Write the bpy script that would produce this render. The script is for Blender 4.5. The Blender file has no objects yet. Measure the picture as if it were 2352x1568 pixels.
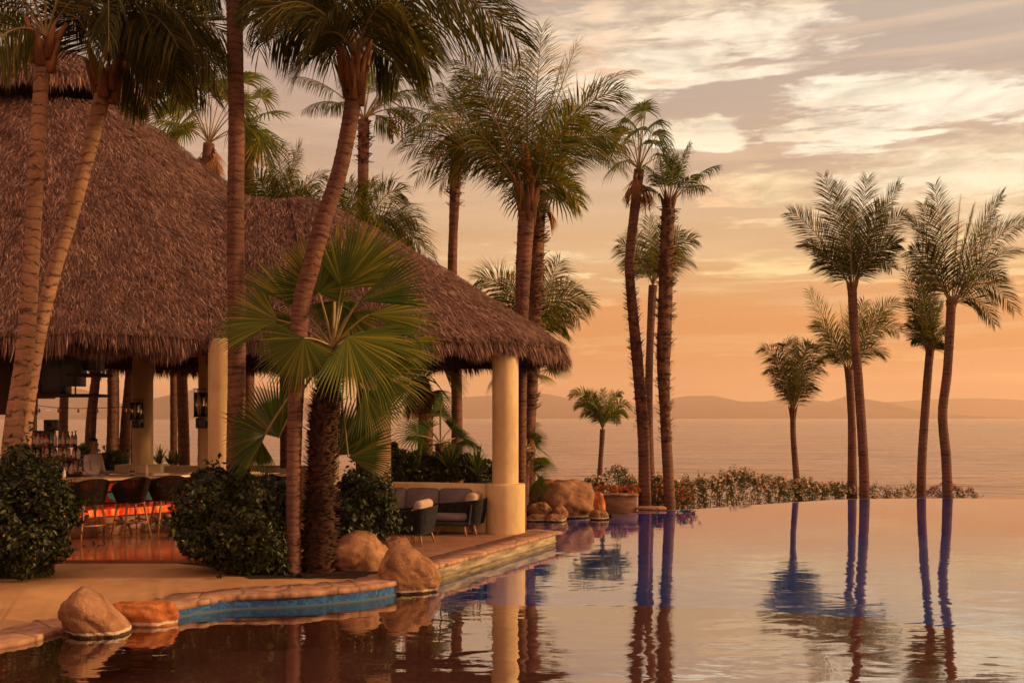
import bpy, math, random
import numpy as np
from mathutils import Vector, noise as mnoise
R=math.radians
random.seed(7); rng=np.random.default_rng(7)
scene=bpy.context.scene; COL=scene.collection
# ------------------------------------------------------------------ picture -> place
F=2352*35/36.; CX=1176.; HY=958.; CAMZ=2.5
def at(x,y,Y): return np.array([(x-CX)/F*Y, Y, CAMZ-(y-HY)/F*Y])
def gd(x,y,z=0.): Y=(CAMZ-z)*F/(y-HY); return np.array([(x-CX)/F*Y,Y,z])
# ------------------------------------------------------------------ object helpers
def tag(o,label=None,cat=None,group=None,kind=None):
    if label: o['label']=label
    if cat: o['category']=cat
    if group: o['group']=group
    if kind: o['kind']=kind
    return o
def empty(name,loc=(0,0,0),rz=0.):
    o=bpy.data.objects.new(name,None); COL.objects.link(o)
    o.location=[float(c) for c in loc]; o.rotation_euler=(0,0,rz); o.empty_display_size=.1
    return o
def copy_tree(o,parent=None):
    c=o.copy(); COL.objects.link(c); c.parent=parent
    for ch in [k for k in bpy.data.objects if k.parent==o]: copy_tree(ch,c)
    return c
def nrm(v):
    v=np.asarray(v,float); n=np.linalg.norm(v,axis=-1,keepdims=True); n[n<1e-9]=1; return v/n
class MB:
    def __init__(s): s.V=[];s.Q=[];s.T=[];s.QM=[];s.TM=[];s.n=0
    def add(s,V,Q=None,T=None,m=0):
        V=np.asarray(V,float).reshape(-1,3)
        if Q is not None and len(Q):
            Q=np.asarray(Q,int).reshape(-1,4)+s.n; s.Q.append(Q); s.QM.append(np.full(len(Q),m))
        if T is not None and len(T):
            T=np.asarray(T,int).reshape(-1,3)+s.n; s.T.append(T); s.TM.append(np.full(len(T),m))
        s.V.append(V); s.n+=len(V); return s
    def build(s,name,mats,parent=None,smooth=False,loc=None):
        V=np.concatenate(s.V)
        if loc is not None: V=V-np.asarray(loc)
        Q=np.concatenate(s.Q) if s.Q else np.zeros((0,4),int); T=np.concatenate(s.T) if s.T else np.zeros((0,3),int)
        me=bpy.data.meshes.new(name); me.vertices.add(len(V)); me.vertices.foreach_set('co',V.astype(np.float32).ravel())
        nl=len(Q)*4+len(T)*3; me.loops.add(nl); me.loops.foreach_set('vertex_index',np.concatenate([Q.ravel(),T.ravel()]).astype(np.int32))
        me.polygons.add(len(Q)+len(T))
        ls=np.concatenate([np.arange(len(Q))*4,len(Q)*4+np.arange(len(T))*3]).astype(np.int32)
        me.polygons.foreach_set('loop_start',ls)
        me.polygons.foreach_set('loop_total',np.concatenate([np.full(len(Q),4),np.full(len(T),3)]).astype(np.int32))
        mi=np.concatenate([x for x in (s.QM+s.TM)]) if (s.QM or s.TM) else np.zeros(0)
        me.polygons.foreach_set('material_index',mi.astype(np.int32))
        if smooth: me.polygons.foreach_set('use_smooth',np.ones(len(Q)+len(T),bool))
        if not isinstance(mats,(list,tuple)): mats=[mats]
        for m in mats: me.materials.append(m)
        me.update(); me.validate()
        o=bpy.data.objects.new(name,me); COL.objects.link(o)
        if loc is not None: o.location=[float(c) for c in loc]
        if parent is not None: o.parent=parent
        return o
    def box(s,c,size,rz=0.,m=0,taper=1.,bev=0.):
        x,y,z=[k/2 for k in size]; ca,sa=math.cos(rz),math.sin(rz)
        if bev<=0:
            P=[];
            for zz,t in ((-z,1.),(z,taper)):
                for sx,sy in ((-1,-1),(1,-1),(1,1),(-1,1)): P.append((sx*x*t,sy*y*t,zz))
            P=np.array(P); Q=[(3,2,1,0),(4,5,6,7),(0,1,5,4),(1,2,6,5),(2,3,7,6),(3,0,4,7)]
        else:
            # rounded-box rings
            rings=[];b=bev
            prof=[(-z,b),(-z+b*.3,b*.3),(-z+b,0),(z-b,0),(z-b*.3,b*.3),(z,b)]
            for zz,ins in prof:
                xx,yy=x-ins,y-ins; c2=min(b*.8,xx*.5,yy*.5)
                rings.append([(-xx+c2,-yy,zz),(xx-c2,-yy,zz),(xx,-yy+c2,zz),(xx,yy-c2,zz),(xx-c2,yy,zz),(-xx+c2,yy,zz),(-xx,yy-c2,zz),(-xx,-yy+c2,zz)])
            P=np.array(rings).reshape(-1,3); Q=[]
            for i in range(len(prof)-1):
                for j in range(8): Q.append((i*8+j,i*8+(j+1)%8,(i+1)*8+(j+1)%8,(i+1)*8+j))
            k=(len(prof)-1)*8
            Q+=[(7,6,1,0),(6,5,2,1),(5,4,3,2),(k,k+1,k+6,k+7),(k+1,k+2,k+5,k+6),(k+2,k+3,k+4,k+5)]
        X=P[:,0]*ca-P[:,1]*sa+c[0]; Yy=P[:,0]*sa+P[:,1]*ca+c[1]
        return s.add(np.stack([X,Yy,P[:,2]+c[2]],1),Q,m=m)
    def tube(s,pts,rad,n=8,m=0,cap=True):
        pts=np.asarray(pts,float); rad=np.broadcast_to(np.asarray(rad,float),(len(pts),))
        T=nrm(np.gradient(pts,axis=0)); up=np.array([0,0,1.]) if abs(T[0][2])<.9 else np.array([1.,0,0])
        A=nrm(np.cross(T,up)); B=np.cross(T,A); a=np.linspace(0,2*np.pi,n,endpoint=False)
        P=pts[:,None]+rad[:,None,None]*(np.cos(a)[None,:,None]*A[:,None]+np.sin(a)[None,:,None]*B[:,None])
        k=len(pts); i,j=np.meshgrid(np.arange(k-1),np.arange(n),indexing='ij'); j2=(j+1)%n
        Q=np.stack([i*n+j,(i+1)*n+j,(i+1)*n+j2,i*n+j2],-1).reshape(-1,4)
        V=P.reshape(-1,3); T3=[]
        if cap:
            V=np.concatenate([V,pts[:1],pts[-1:]])
            for jj in range(n): T3+=[(k*n,jj,(jj+1)%n),(k*n+1,(k-1)*n+(jj+1)%n,(k-1)*n+jj)]
        return s.add(V,Q,T3,m=m)
    def lathe(s,prof,c=(0,0,0),n=24,m=0):
        a=np.linspace(0,2*np.pi,n,endpoint=False); P=[]
        for r,z in prof: P.append(np.stack([r*np.cos(a)+c[0],r*np.sin(a)+c[1],np.full(n,z+c[2])],1))
        k=len(prof); i,j=np.meshgrid(np.arange(k-1),np.arange(n),indexing='ij'); j2=(j+1)%n
        return s.add(np.concatenate(P),np.stack([i*n+j,i*n+j2,(i+1)*n+j2,(i+1)*n+j],-1).reshape(-1,4),m=m)
    def grid(s,P,m=0,flip=False):
        a,b=P.shape[:2]; i,j=np.meshgrid(np.arange(a-1),np.arange(b-1),indexing='ij')
        Q=np.stack([i*b+j,(i+1)*b+j,(i+1)*b+j+1,i*b+j+1],-1).reshape(-1,4)
        if flip: Q=Q[:,::-1]
        return s.add(P.reshape(-1,3),Q,m=m)
def ngon(name,pts,z,mat,parent=None,thick=0.):
    """flat slab from an outline (anticlockwise), with sides when thick"""
    import bmesh
    bm=bmesh.new(); vs=[bm.verts.new((p[0],p[1],z if len(p)<3 else p[2])) for p in pts]
    f=bm.faces.new(vs); bm.normal_update()
    if f.normal.z<0: f.normal_flip()
    if thick:
        r=bmesh.ops.extrude_face_region(bm,geom=[f]); 
        for v in [g for g in r['geom'] if isinstance(g,bmesh.types.BMVert)]: v.co.z+=0
        for v in vs: v.co.z-=thick
    bmesh.ops.recalc_face_normals(bm,faces=bm.faces) if thick else None
    bmesh.ops.triangulate(bm,faces=bm.faces)
    me=bpy.data.meshes.new(name); bm.to_mesh(me); bm.free(); me.materials.append(mat)
    o=bpy.data.objects.new(name,me); COL.objects.link(o); o.parent=parent
    return o
def spline(pts,n):
    pts=np.asarray(pts,float); k=len(pts)
    if k==2: t=np.linspace(0,1,n)[:,None]; return pts[0]*(1-t)+pts[1]*t
    P=np.vstack([2*pts[0]-pts[1],pts,2*pts[-1]-pts[-2]]); d=np.r_[0,np.cumsum(np.linalg.norm(np.diff(pts,axis=0),axis=1))]
    u=np.linspace(0,d[-1],n); out=[]
    for x in u:
        i=min(max(np.searchsorted(d,x,side='right')-1,0),k-2); t=(x-d[i])/max(d[i+1]-d[i],1e-9)
        p0,p1,p2,p3=P[i:i+4]
        out.append(.5*((2*p1)+(-p0+p2)*t+(2*p0-5*p1+4*p2-p3)*t*t+(-p0+3*p1-3*p2+p3)*t**3))
    return np.array(out)
# ------------------------------------------------------------------ materials
class NT:
    def __init__(s,nt): s.nt=nt; s.nt.nodes.clear()
    def n(s,t,**k):
        o=s.nt.nodes.new(t)
        for a,b in k.items():
            if a.startswith('i_'):
                key=a[2:]; key=int(key) if key.isdigit() else key.replace('_',' ')
                s.set(o.inputs[key],b)
            else: setattr(o,a,b)
        return o
    def set(s,inp,v):
        if isinstance(v,bpy.types.NodeSocket): s.nt.links.new(v,inp)
        elif isinstance(v,bpy.types.Node): s.nt.links.new(v.outputs[0],inp)
        else:
            if hasattr(inp.default_value,'__len__') and not hasattr(v,'__len__'): v=[v]*len(inp.default_value)
            if hasattr(v,'__len__') and len(inp.default_value)==4 and len(v)==3: v=(*v,1)
            inp.default_value=v
    def m(s,op,a,b=None,c=None,clamp=False):
        o=s.nt.nodes.new('ShaderNodeMath'); o.operation=op; o.use_clamp=clamp
        for i,v in enumerate((a,b,c)):
            if v is not None: s.set(o.inputs[i],v)
        return o.outputs[0]
    def mix(s,f,a,b,mode='MIX'):
        o=s.nt.nodes.new('ShaderNodeMix'); o.data_type='RGBA'; o.blend_type=mode; o.clamp_factor=True
        s.set(o.inputs[0],f); s.set(o.inputs[6],a); s.set(o.inputs[7],b); return o.outputs[2]
    def ramp(s,f,stops,interp='LINEAR'):
        o=s.nt.nodes.new('ShaderNodeValToRGB'); e=o.color_ramp.elements; o.color_ramp.interpolation=interp
        while len(e)<len(stops): e.new(.5)
        for k,(p,c) in enumerate(stops):
            e[k].position=p; e[k].color=(*c,1) if len(c)==3 else c
        s.set(o.inputs[0],f); return o.outputs[0]
    def noise(s,vec,scale,detail=4,rough=.55,dist=0.):
        return s.n('ShaderNodeTexNoise',i_Vector=vec,i_Scale=scale,i_Detail=detail,i_Roughness=rough,i_Distortion=dist).outputs['Fac']
    def mapv(s,vec,sc=(1,1,1),loc=(0,0,0)):
        return s.n('ShaderNodeMapping',i_Vector=vec,i_Scale=sc,i_Location=loc).outputs[0]
    def link(s,a,b): s.nt.links.new(a,b)
def mk(name):
    m=bpy.data.materials.new(name); m.use_nodes=True; t=NT(m.node_tree)
    out=t.n('ShaderNodeOutputMaterial'); geo=t.n('ShaderNodeNewGeometry'); tc=t.n('ShaderNodeTexCoord')
    return m,t,out,geo,tc
def principled(t,out,color,rough=.7,bump=None,bd=.01,bs=1.,**k):
    p=t.n('ShaderNodeBsdfPrincipled'); t.set(p.inputs['Base Color'],color); t.set(p.inputs['Roughness'],rough)
    if not hasattr(rough,'__len__') and isinstance(rough,(int,float)) and rough>.5: p.inputs['Specular IOR Level'].default_value=.12
    for a,b in k.items(): t.set(p.inputs[a.replace('_',' ')],b)
    if bump is not None:
        b=t.n('ShaderNodeBump',i_Strength=bs,i_Distance=bd,i_Height=bump); t.link(b.outputs[0],p.inputs['Normal'])
    t.link(p.outputs[0],out.inputs[0]); return p
def noisy(name,c1,c2,scale=3.,rough=.75,bd=.004,stretch=(1,1,1),detail=5,lo=.35,hi=.65,world=False,**k):
    m,t,out,geo,tc=mk(name); v=t.mapv(geo.outputs['Position'] if world else tc.outputs['Object'],stretch)
    f=t.noise(v,scale,detail); f2=t.noise(v,scale*7,4)
    c=t.ramp(f,[(lo,c1),(hi,c2)])
    c=t.mix(.5,c,t.mix(f2,(.55,.55,.55),(1.35,1.35,1.35)),'MULTIPLY')
    principled(t,out,c,rough,t.m('ADD',f2,f),bd,**k); return m
M={}
M['stucco']=noisy('stucco',(.46,.315,.15),(.66,.475,.25),1.1,.85,.006,(1,1,.5),lo=.3,hi=.6)
M['wood_dark']=noisy('dark_wood',(.030,.014,.008),(.065,.03,.016),2,.6,.004,(1,1,.2))
M['wood']=noisy('teak_wood',(.26,.10,.045),(.38,.16,.07),4,.45,.002,(6,6,.8))
M['black']=noisy('black_metal',(.008,.008,.009),(.018,.017,.017),5,.45,.001)
M['cord']=noisy('charcoal_cord',(.012,.011,.014),(.030,.027,.030),12,.8,.002)
M['cord_dark']=noisy('dark_cord',(.012,.006,.004),(.032,.016,.011),12,.8,.002)
M['cushion']=noisy('tan_cushion',(.38,.26,.19),(.46,.32,.23),9,.9,.002)
M['cushion_grey']=noisy('grey_cushion',(.13,.105,.11),(.18,.145,.15),6,.9,.002)
M['deck']=noisy('deck_concrete',(.27,.14,.062),(.50,.285,.13),.55,.7,.003,world=True,detail=7)
M['soil']=noisy('soil',(.018,.012,.008),(.05,.03,.018),4,.95,.02,world=True)
M['ground']=noisy('ground',(.06,.045,.02),(.14,.095,.05),1.3,.95,.03,world=True)
M['shirt']=noisy('shirt',(.34,.27,.24),(.44,.35,.31),8,.9,.003)
M['skin']=noisy('skin',(.16,.07,.04),(.20,.09,.05),8,.5,.001)
M['hair']=noisy('hair',(.006,.004,.004),(.014,.01,.009),20,.5,.004)
M['trouser']=noisy('trouser',(.01,.01,.012),(.02,.02,.022),8,.8,.002)
M['counter']=noisy('countertop_stone',(.42,.25,.13),(.6,.38,.2),3,.18,.0004)
M['plinth']=noisy('plinth_stone',(.14,.055,.03),(.24,.10,.055),2,.35,.001)
def m_thatch():
    m,t,out,geo,tc=mk('thatch'); P=geo.outputs['Position']; r=geo.outputs['Random Per Island']
    v=t.mapv(P,(1,1,.55)); f=t.noise(v,.55,4); f2=t.noise(v,3.,3)
    c=t.ramp(r,[(0,(.05,.024,.020)),(.35,(.135,.068,.054)),(.7,(.24,.128,.10)),(1,(.48,.30,.23))])
    f3=t.noise(P,1.5,6,.75); c=t.mix(t.ramp(f3,[(.44,(0,0,0)),(.62,(.85,.85,.85))]),c,t.mix(1.,c,(.55,.52,.55),'MULTIPLY')); c=t.mix(t.m('MULTIPLY',f,.5),c,t.mix(f2,(.085,.042,.038),(.25,.135,.105)))
    p=principled(t,out,c,.85); p.inputs['Specular IOR Level'].default_value=.06; return m
M['thatch']=m_thatch()
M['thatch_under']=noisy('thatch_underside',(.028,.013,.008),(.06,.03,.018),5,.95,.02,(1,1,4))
def m_trunk(name,c1,c2,c3,ring=11.,scar=True):
    m,t,out,geo,tc=mk(name); P=tc.outputs['Object']
    n1=t.noise(t.mapv(P,(2,2,ring)),1.,5,.6,.3); n2=t.noise(t.mapv(P,(1.3,1.3,1.0)),1.3,4); n3=t.noise(t.mapv(P,(9,9,28)),1.,4)
    n4=t.noise(t.mapv(P,(40,40,3)),1.,3)
    wv=t.n('ShaderNodeTexWave',wave_type='BANDS',bands_direction='Z',i_Vector=P,i_Scale=ring*.19,i_Distortion=11.,i_Detail=4.,i_Detail_Scale=.9,i_Detail_Roughness=.6).outputs['Fac']; c=t.ramp(n2,[(.32,c1),(.68,c2)]); c=t.mix(t.m('MULTIPLY',t.ramp(wv,[(.0,(1,1,1)),(.13,(0,0,0))]),t.ramp(n3,[(.40,(.25,.25,.25)),(.58,(1,1,1))])),c,c3); c=t.mix(t.ramp(n1,[(.34,(.8,.8,.8)),(.44,(0,0,0))]),c,c3)
    c=t.mix(.55,c,t.mix(n3,(.45,.45,.45),(1.5,1.45,1.4)),'MULTIPLY'); c=t.mix(.35,c,t.mix(n4,(.5,.5,.5),(1.4,1.4,1.4)),'MULTIPLY')
    principled(t,out,c,.85,t.m('ADD',t.m('MULTIPLY',wv,.35),t.m('ADD',n1,n3)),.012); return m
M['trunk_light']=m_trunk('trunk_pale_ringed',(.20,.105,.062),(.34,.19,.115),(.05,.025,.018),9.)
M['trunk']=m_trunk('trunk_ringed',(.105,.05,.036),(.19,.09,.06),(.04,.02,.016),14.)
M['trunk_far']=m_trunk('trunk_smooth',(.14,.065,.045),(.21,.10,.065),(.08,.038,.028),9.)
M['boots']=m_trunk('trunk_shaggy',(.11,.055,.035),(.20,.10,.06),(.06,.03,.02),12.)
def m_leaf(name,c1,c2,c3,tr=.45,rough=.5,spec=.22):
    m,t,out,geo,tc=mk(name); r=geo.outputs['Random Per Island']
    f=t.noise(geo.outputs['Position'],1.3,3)
    c=t.ramp(r,[(0,c1),(.6,c2),(1,c3)]); c=t.mix(t.m('MULTIPLY',f,.5),c,c2)
    p=t.n('ShaderNodeBsdfPrincipled'); t.set(p.inputs['Base Color'],c); p.inputs['Roughness'].default_value=rough; p.inputs['Specular IOR Level'].default_value=spec
    tl=t.n('ShaderNodeBsdfTranslucent'); t.set(tl.inputs[0],t.mix(1.,c,(1.5,1.35,.5),'MULTIPLY'))
    mx=t.n('ShaderNodeMixShader',i_0=tr); t.link(p.outputs[0],mx.inputs[1]); t.link(tl.outputs[0],mx.inputs[2]); t.link(mx.outputs[0],out.inputs[0]); return m
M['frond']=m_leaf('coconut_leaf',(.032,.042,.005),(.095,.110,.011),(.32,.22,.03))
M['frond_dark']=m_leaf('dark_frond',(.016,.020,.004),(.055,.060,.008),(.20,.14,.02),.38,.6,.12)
M['fan']=m_leaf('fan_leaf',(.045,.072,.008),(.105,.140,.013),(.36,.29,.03),.42,.5,.2)
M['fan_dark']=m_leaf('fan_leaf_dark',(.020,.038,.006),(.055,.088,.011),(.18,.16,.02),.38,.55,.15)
M['dead']=m_leaf('dry_frond',(.16,.07,.03),(.28,.13,.05),(.42,.22,.09),.3,.8,.1)
M['sheath']=noisy('leaf_sheath',(.10,.045,.022),(.30,.13,.055),3,.8,.02,(3,3,.8))
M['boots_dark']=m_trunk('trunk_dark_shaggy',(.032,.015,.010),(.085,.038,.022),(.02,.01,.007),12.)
M['rachis']=noisy('rachis',(.16,.11,.03),(.26,.17,.05),6,.5,.001)
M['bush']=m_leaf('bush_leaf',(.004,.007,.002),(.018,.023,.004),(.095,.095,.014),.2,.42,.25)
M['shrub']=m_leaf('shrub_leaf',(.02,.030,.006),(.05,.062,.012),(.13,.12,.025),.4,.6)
M['stem']=noisy('stem',(.05,.03,.018),(.10,.06,.035),6,.9,.004)
M['petal']=m_leaf('pale_petal',(.55,.30,.24),(.75,.52,.42),(.85,.70,.58),.3,.6)
M['petal_red']=m_leaf('coral_petal',(.42,.07,.035),(.55,.12,.06),(.65,.2,.1),.4,.6)
M['petal_pink']=m_leaf('pink_petal',(.42,.08,.10),(.55,.14,.15),(.65,.25,.22),.4,.6)
def m_rock():
    m,t,out,geo,tc=mk('boulder'); P=geo.outputs['Position']
    f=t.noise(P,2.2,6,.6,.5); g=t.noise(P,9,5,.65); h=t.noise(P,45,3)
    c=t.ramp(f,[(.3,(.10,.042,.02)),(.48,(.24,.12,.06)),(.68,(.39,.22,.125))])
    c=t.mix(.7,c,t.mix(g,(.45,.42,.4),(1.45,1.4,1.35)),'MULTIPLY'); c=t.mix(.3,c,t.mix(h,(.5,.5,.5),(1.5,1.5,1.5)),'MULTIPLY')
    vd=t.n('ShaderNodeVectorMath',operation='ADD',i_0=P,i_1=t.n('ShaderNodeVectorMath',operation='SCALE',i_0=t.n('ShaderNodeTexNoise',i_Vector=P,i_Scale=3.).outputs['Color'],i_Scale=.55).outputs[0]).outputs[0]; ck=t.n('ShaderNodeTexVoronoi',feature='DISTANCE_TO_EDGE',i_Vector=vd,i_Scale=1.7).outputs['Distance']; ckm=t.m('MULTIPLY',t.ramp(ck,[(.0,(1,1,1)),(.03,(0,0,0))]),t.ramp(t.noise(P,4.,3),[(.56,(0,0,0)),(.66,(1,1,1))])); c=t.mix(t.m('MULTIPLY',ckm,.4),c,(.045,.024,.015)); sp_=t.ramp(t.noise(P,26,4,.7),[(.56,(0,0,0)),(.68,(1,1,1))]); c=t.mix(t.m('MULTIPLY',sp_,.5),c,(.12,.065,.04))
    z=t.n('ShaderNodeSeparateXYZ',i_0=P).outputs[2]; zz=t.m('ADD',z,t.m('MULTIPLY',t.m('SUBTRACT',g,.5),.05))
    b1=t.m('GREATER_THAN',zz,.028); b2=t.m('LESS_THAN',zz,.058); c=t.mix(t.m('MULTIPLY',t.m('MULTIPLY',b1,b2),.8),c,(.52,.43,.32))
    c=t.mix(t.m('MULTIPLY',t.m('LESS_THAN',zz,.028),.85),c,(.03,.02,.014))
    principled(t,out,c,.78,t.m('SUBTRACT',t.m('ADD',g,t.m('MULTIPLY',h,.4)),t.m('MULTIPLY',ckm,.3)),.03); return m
M['rock']=m_rock()
def m_rock2():
    m,t,out,geo,tc=mk('orange_boulder'); P=geo.outputs['Position']
    f=t.noise(P,3,5,.6,.6); g=t.noise(P,11,5)
    c=t.ramp(f,[(.3,(.13,.035,.012)),(.5,(.42,.13,.035)),(.7,(.52,.23,.09))]); c=t.mix(.6,c,t.mix(g,(.5,.45,.4),(1.4,1.4,1.35)),'MULTIPLY')
    z=t.n('ShaderNodeSeparateXYZ',i_0=P).outputs[2]; zz=t.m('ADD',z,t.m('MULTIPLY',t.m('SUBTRACT',g,.5),.04))
    c=t.mix(t.m('MULTIPLY',t.m('MULTIPLY',t.m('GREATER_THAN',zz,.02),t.m('LESS_THAN',zz,.055)),.8),c,(.52,.43,.32))
    principled(t,out,c,.6,g,.02); return m
M['rock_orange']=m_rock2()
def m_coping():
    m,t,out,geo,tc=mk('coping_stone'); P=t.mapv(geo.outputs['Position'],(1,1,.2))
    w=t.n('ShaderNodeTexVoronoi',feature='DISTANCE_TO_EDGE',i_Vector=P,i_Scale=1.5).outputs['Distance']
    cc=t.n('ShaderNodeTexVoronoi',i_Vector=P,i_Scale=1.5).outputs['Color']; f=t.noise(P,7,5); g=t.noise(P,2,4)
    c=t.mix(t.ramp(f,[(.3,(0,0,0)),(.7,(1,1,1))]),(.22,.10,.06),(.44,.24,.15)); c=t.mix(.4,c,t.mix(t.n('ShaderNodeSeparateColor',i_0=cc).outputs[0],(.6,.55,.5),(1.4,1.35,1.2)),'MULTIPLY')
    c=t.mix(t.ramp(w,[(.0,(1,1,1)),(.035,(0,0,0))]),c,(.10,.06,.04)); c=t.mix(t.m('MULTIPLY',g,.3),c,(.4,.27,.16))
    principled(t,out,c,.7,t.m('ADD',t.m('MINIMUM',t.m('MULTIPLY',w,8),1.),f),.012); return m
M['coping']=m_coping()
def m_floor():
    m,t,out,geo,tc=mk('terracotta_floor'); P=geo.outputs['Position']
    b=t.n('ShaderNodeTexBrick',offset=.0,i_Vector=t.n('ShaderNodeMapping',i_Vector=P,i_Rotation=(0,0,R(45))).outputs[0],i_Color1=(.22,.075,.035),i_Color2=(.28,.10,.05),i_Mortar=(.12,.05,.03),i_Scale=1.,i_Mortar_Size=.008,i_Brick_Width=.6,i_Row_Height=.6)
    f=t.noise(P,4,5); c=t.mix(.5,b.outputs[0],t.mix(f,(.6,.6,.6),(1.4,1.4,1.4)),'MULTIPLY')
    principled(t,out,c,t.mix(f,(.06,.06,.06),(.22,.22,.22)),t.noise(P,1.4,2),.003); return m
M['floor']=m_floor()
def m_patio():
    m,t,out,geo,tc=mk('patio_floor'); P=geo.outputs['Position']; f=t.noise(P,3,5); g=t.noise(P,12,4)
    c=t.ramp(f,[(.3,(.25,.11,.06)),(.7,(.36,.18,.11))]); c=t.mix(.4,c,t.mix(g,(.6,.6,.6),(1.4,1.4,1.4)),'MULTIPLY')
    principled(t,out,c,.45,g,.003); return m
M['patio']=m_patio()
def m_tile():
    m,t,out,geo,tc=mk('blue_mosaic'); P=geo.outputs['Position']
    v=t.n('ShaderNodeTexVoronoi',distance='CHEBYCHEV',i_Vector=P,i_Scale=28.,i_Randomness=.0); cc=t.n('ShaderNodeSeparateColor',i_0=v.outputs['Color']).outputs[0]
    w=t.n('ShaderNodeTexWhiteNoise',i_Vector=v.outputs['Position']).outputs[0]
    c=t.ramp(w,[(0,(.010,.065,.22)),(.5,(.014,.10,.34)),(1,(.04,.20,.46))]); z=t.n('ShaderNodeSeparateXYZ',i_0=P).outputs[2]
    c=t.mix(t.ramp(t.m('ADD',z,t.m('MULTIPLY',t.noise(P,6,3),.03)),[(.025,(1,1,1)),(.045,(0,0,0))]),c,(.10,.16,.20))
    c=t.mix(t.m('LESS_THAN',z,.0),t.mix(.35,c,(.05,.055,.06)),t.mix(1.,c,(.9,1.7,2.1),'MULTIPLY'))  # blue raised below the waterline to make up light lost in the water
    c=t.mix(.5,c,t.mix(t.noise(P,1.2,3),(.6,.6,.6),(1.3,1.3,1.3)),'MULTIPLY')
    principled(t,out,c,.6); return m
M['tile']=m_tile()
M['edge_stone']=noisy('weathered_wall',(.16,.125,.085),(.42,.34,.22),2.2,.8,.008,(1,1,6),world=True)
M['pool_blue']=noisy('pool_floor_blue',(.02,.22,1.0),(.03,.29,1.0),1.2,.6,.001,world=True)
M['pool_brown']=noisy('pool_floor_brown',(.30,.115,.07),(.40,.16,.10),.8,.6,.001,world=True)
def m_water():
    m,t,out,geo,tc=mk('pool_water'); P=geo.outputs['Position']
    a=t.noise(t.mapv(P,(1,1.7,1)),.75,2,.5,.6); b=t.noise(t.mapv(P,(1.,2.2,1)),3.4,2,.5,.3); c=t.noise(P,.25,2)
    wv=t.ramp(c,[(.38,(.25,.25,.25)),(.62,(1,1,1))])
    near=t.m('MULTIPLY',t.m('SUBTRACT',20.,t.n('ShaderNodeSeparateXYZ',i_0=P).outputs[1]),.1,clamp=True)
    h=t.m('ADD',t.m('MULTIPLY',a,t.m('ADD',.0035,t.m('MULTIPLY',near,.010))),t.m('MULTIPLY',t.m('MULTIPLY',b,t.m('ADD',.0011,t.m('MULTIPLY',near,.0014))),wv))
    bp=t.n('ShaderNodeBump',i_Strength=1.,i_Distance=1.,i_Height=h)
    f=t.n('ShaderNodeFresnel',i_IOR=1.34,i_Normal=bp.outputs[0]); fac=t.m('ADD',t.m('MULTIPLY',f.outputs[0],.50),.42,clamp=True)
    g=t.n('ShaderNodeBsdfGlossy',i_Roughness=.012,i_Normal=bp.outputs[0],i_Color=(1,1,1)); tr=t.n('ShaderNodeBsdfTransparent',i_Color=(.92,.92,.93))
    mx=t.n('ShaderNodeMixShader',i_0=fac); t.link(tr.outputs[0],mx.inputs[1]); t.link(g.outputs[0],mx.inputs[2]); t.link(mx.outputs[0],out.inputs[0]); return m
M['water']=m_water()
def m_sea():
    m,t,out,geo,tc=mk('sea_water'); P=geo.outputs['Position']
    a=t.noise(t.mapv(P,(.35,1,1)),.22,5,.62,.4); b=t.noise(t.mapv(P,(.5,1,1)),.9,3,.6); L=t.noise(t.mapv(P,(.0015,.012,1)),1.,4,.6)
    c_=t.noise(t.mapv(P,(.4,1,1)),.055,4,.6); h=t.m('ADD',t.m('ADD',t.m('MULTIPLY',a,.7),t.m('MULTIPLY',b,.14)),t.m('MULTIPLY',c_,3.))
    tk=t.noise(t.mapv(P,(.12,.32,1)),1.,3,.7); tk2=t.noise(t.mapv(P,(.02,.06,1),(9,4,0)),1.,4,.7); bc=t.mix(t.ramp(tk,[(.40,(1,1,1)),(.52,(0,0,0))]),(.27,.14,.072),(.10,.045,.022)); bc=t.mix(t.ramp(tk2,[(.40,(.8,.8,.8)),(.6,(0,0,0))]),bc,(.13,.062,.032))  # shade of tilted wave faces painted into the colour as dark ticks
    bp=t.n('ShaderNodeBump',i_Strength=1.,i_Distance=1.6,i_Height=h)
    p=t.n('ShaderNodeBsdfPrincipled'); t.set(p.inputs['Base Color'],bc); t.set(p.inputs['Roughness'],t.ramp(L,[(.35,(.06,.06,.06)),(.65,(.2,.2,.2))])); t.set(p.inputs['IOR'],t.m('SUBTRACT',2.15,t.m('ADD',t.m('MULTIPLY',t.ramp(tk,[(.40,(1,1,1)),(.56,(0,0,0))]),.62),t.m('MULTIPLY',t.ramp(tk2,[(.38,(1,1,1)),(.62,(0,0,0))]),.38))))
    t.link(bp.outputs[0],p.inputs['Normal']); t.link(p.outputs[0],out.inputs[0]); return m
M['sea']=m_sea()
M['hill']=noisy('hill_slope',(.05,.03,.022),(.10,.06,.04),.004,.95,1.,world=True)
M['far_wall']=noisy('far_building_wall',(.5,.4,.3),(.6,.5,.38),.1,.9,.01)
M['far_glass']=noisy('far_building_window',(.05,.04,.03),(.08,.06,.05),.1,.4,.01)
def m_glass(name,col,alpha=.25):
    m,t,out,geo,tc=mk(name); g=t.n('ShaderNodeBsdfGlossy',i_Roughness=.03,i_Color=(1,1,1)); tr=t.n('ShaderNodeBsdfTransparent',i_Color=col); f=t.n('ShaderNodeFresnel',i_IOR=1.45)
    mx=t.n('ShaderNodeMixShader',i_0=f.outputs[0]); t.link(tr.outputs[0],mx.inputs[1]); t.link(g.outputs[0],mx.inputs[2]); t.link(mx.outputs[0],out.inputs[0]); return m
M['glass']=m_glass('amber_glass',(.99,.93,.76)); M['clear']=m_glass('clear_glass',(.9,.88,.85))
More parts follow.
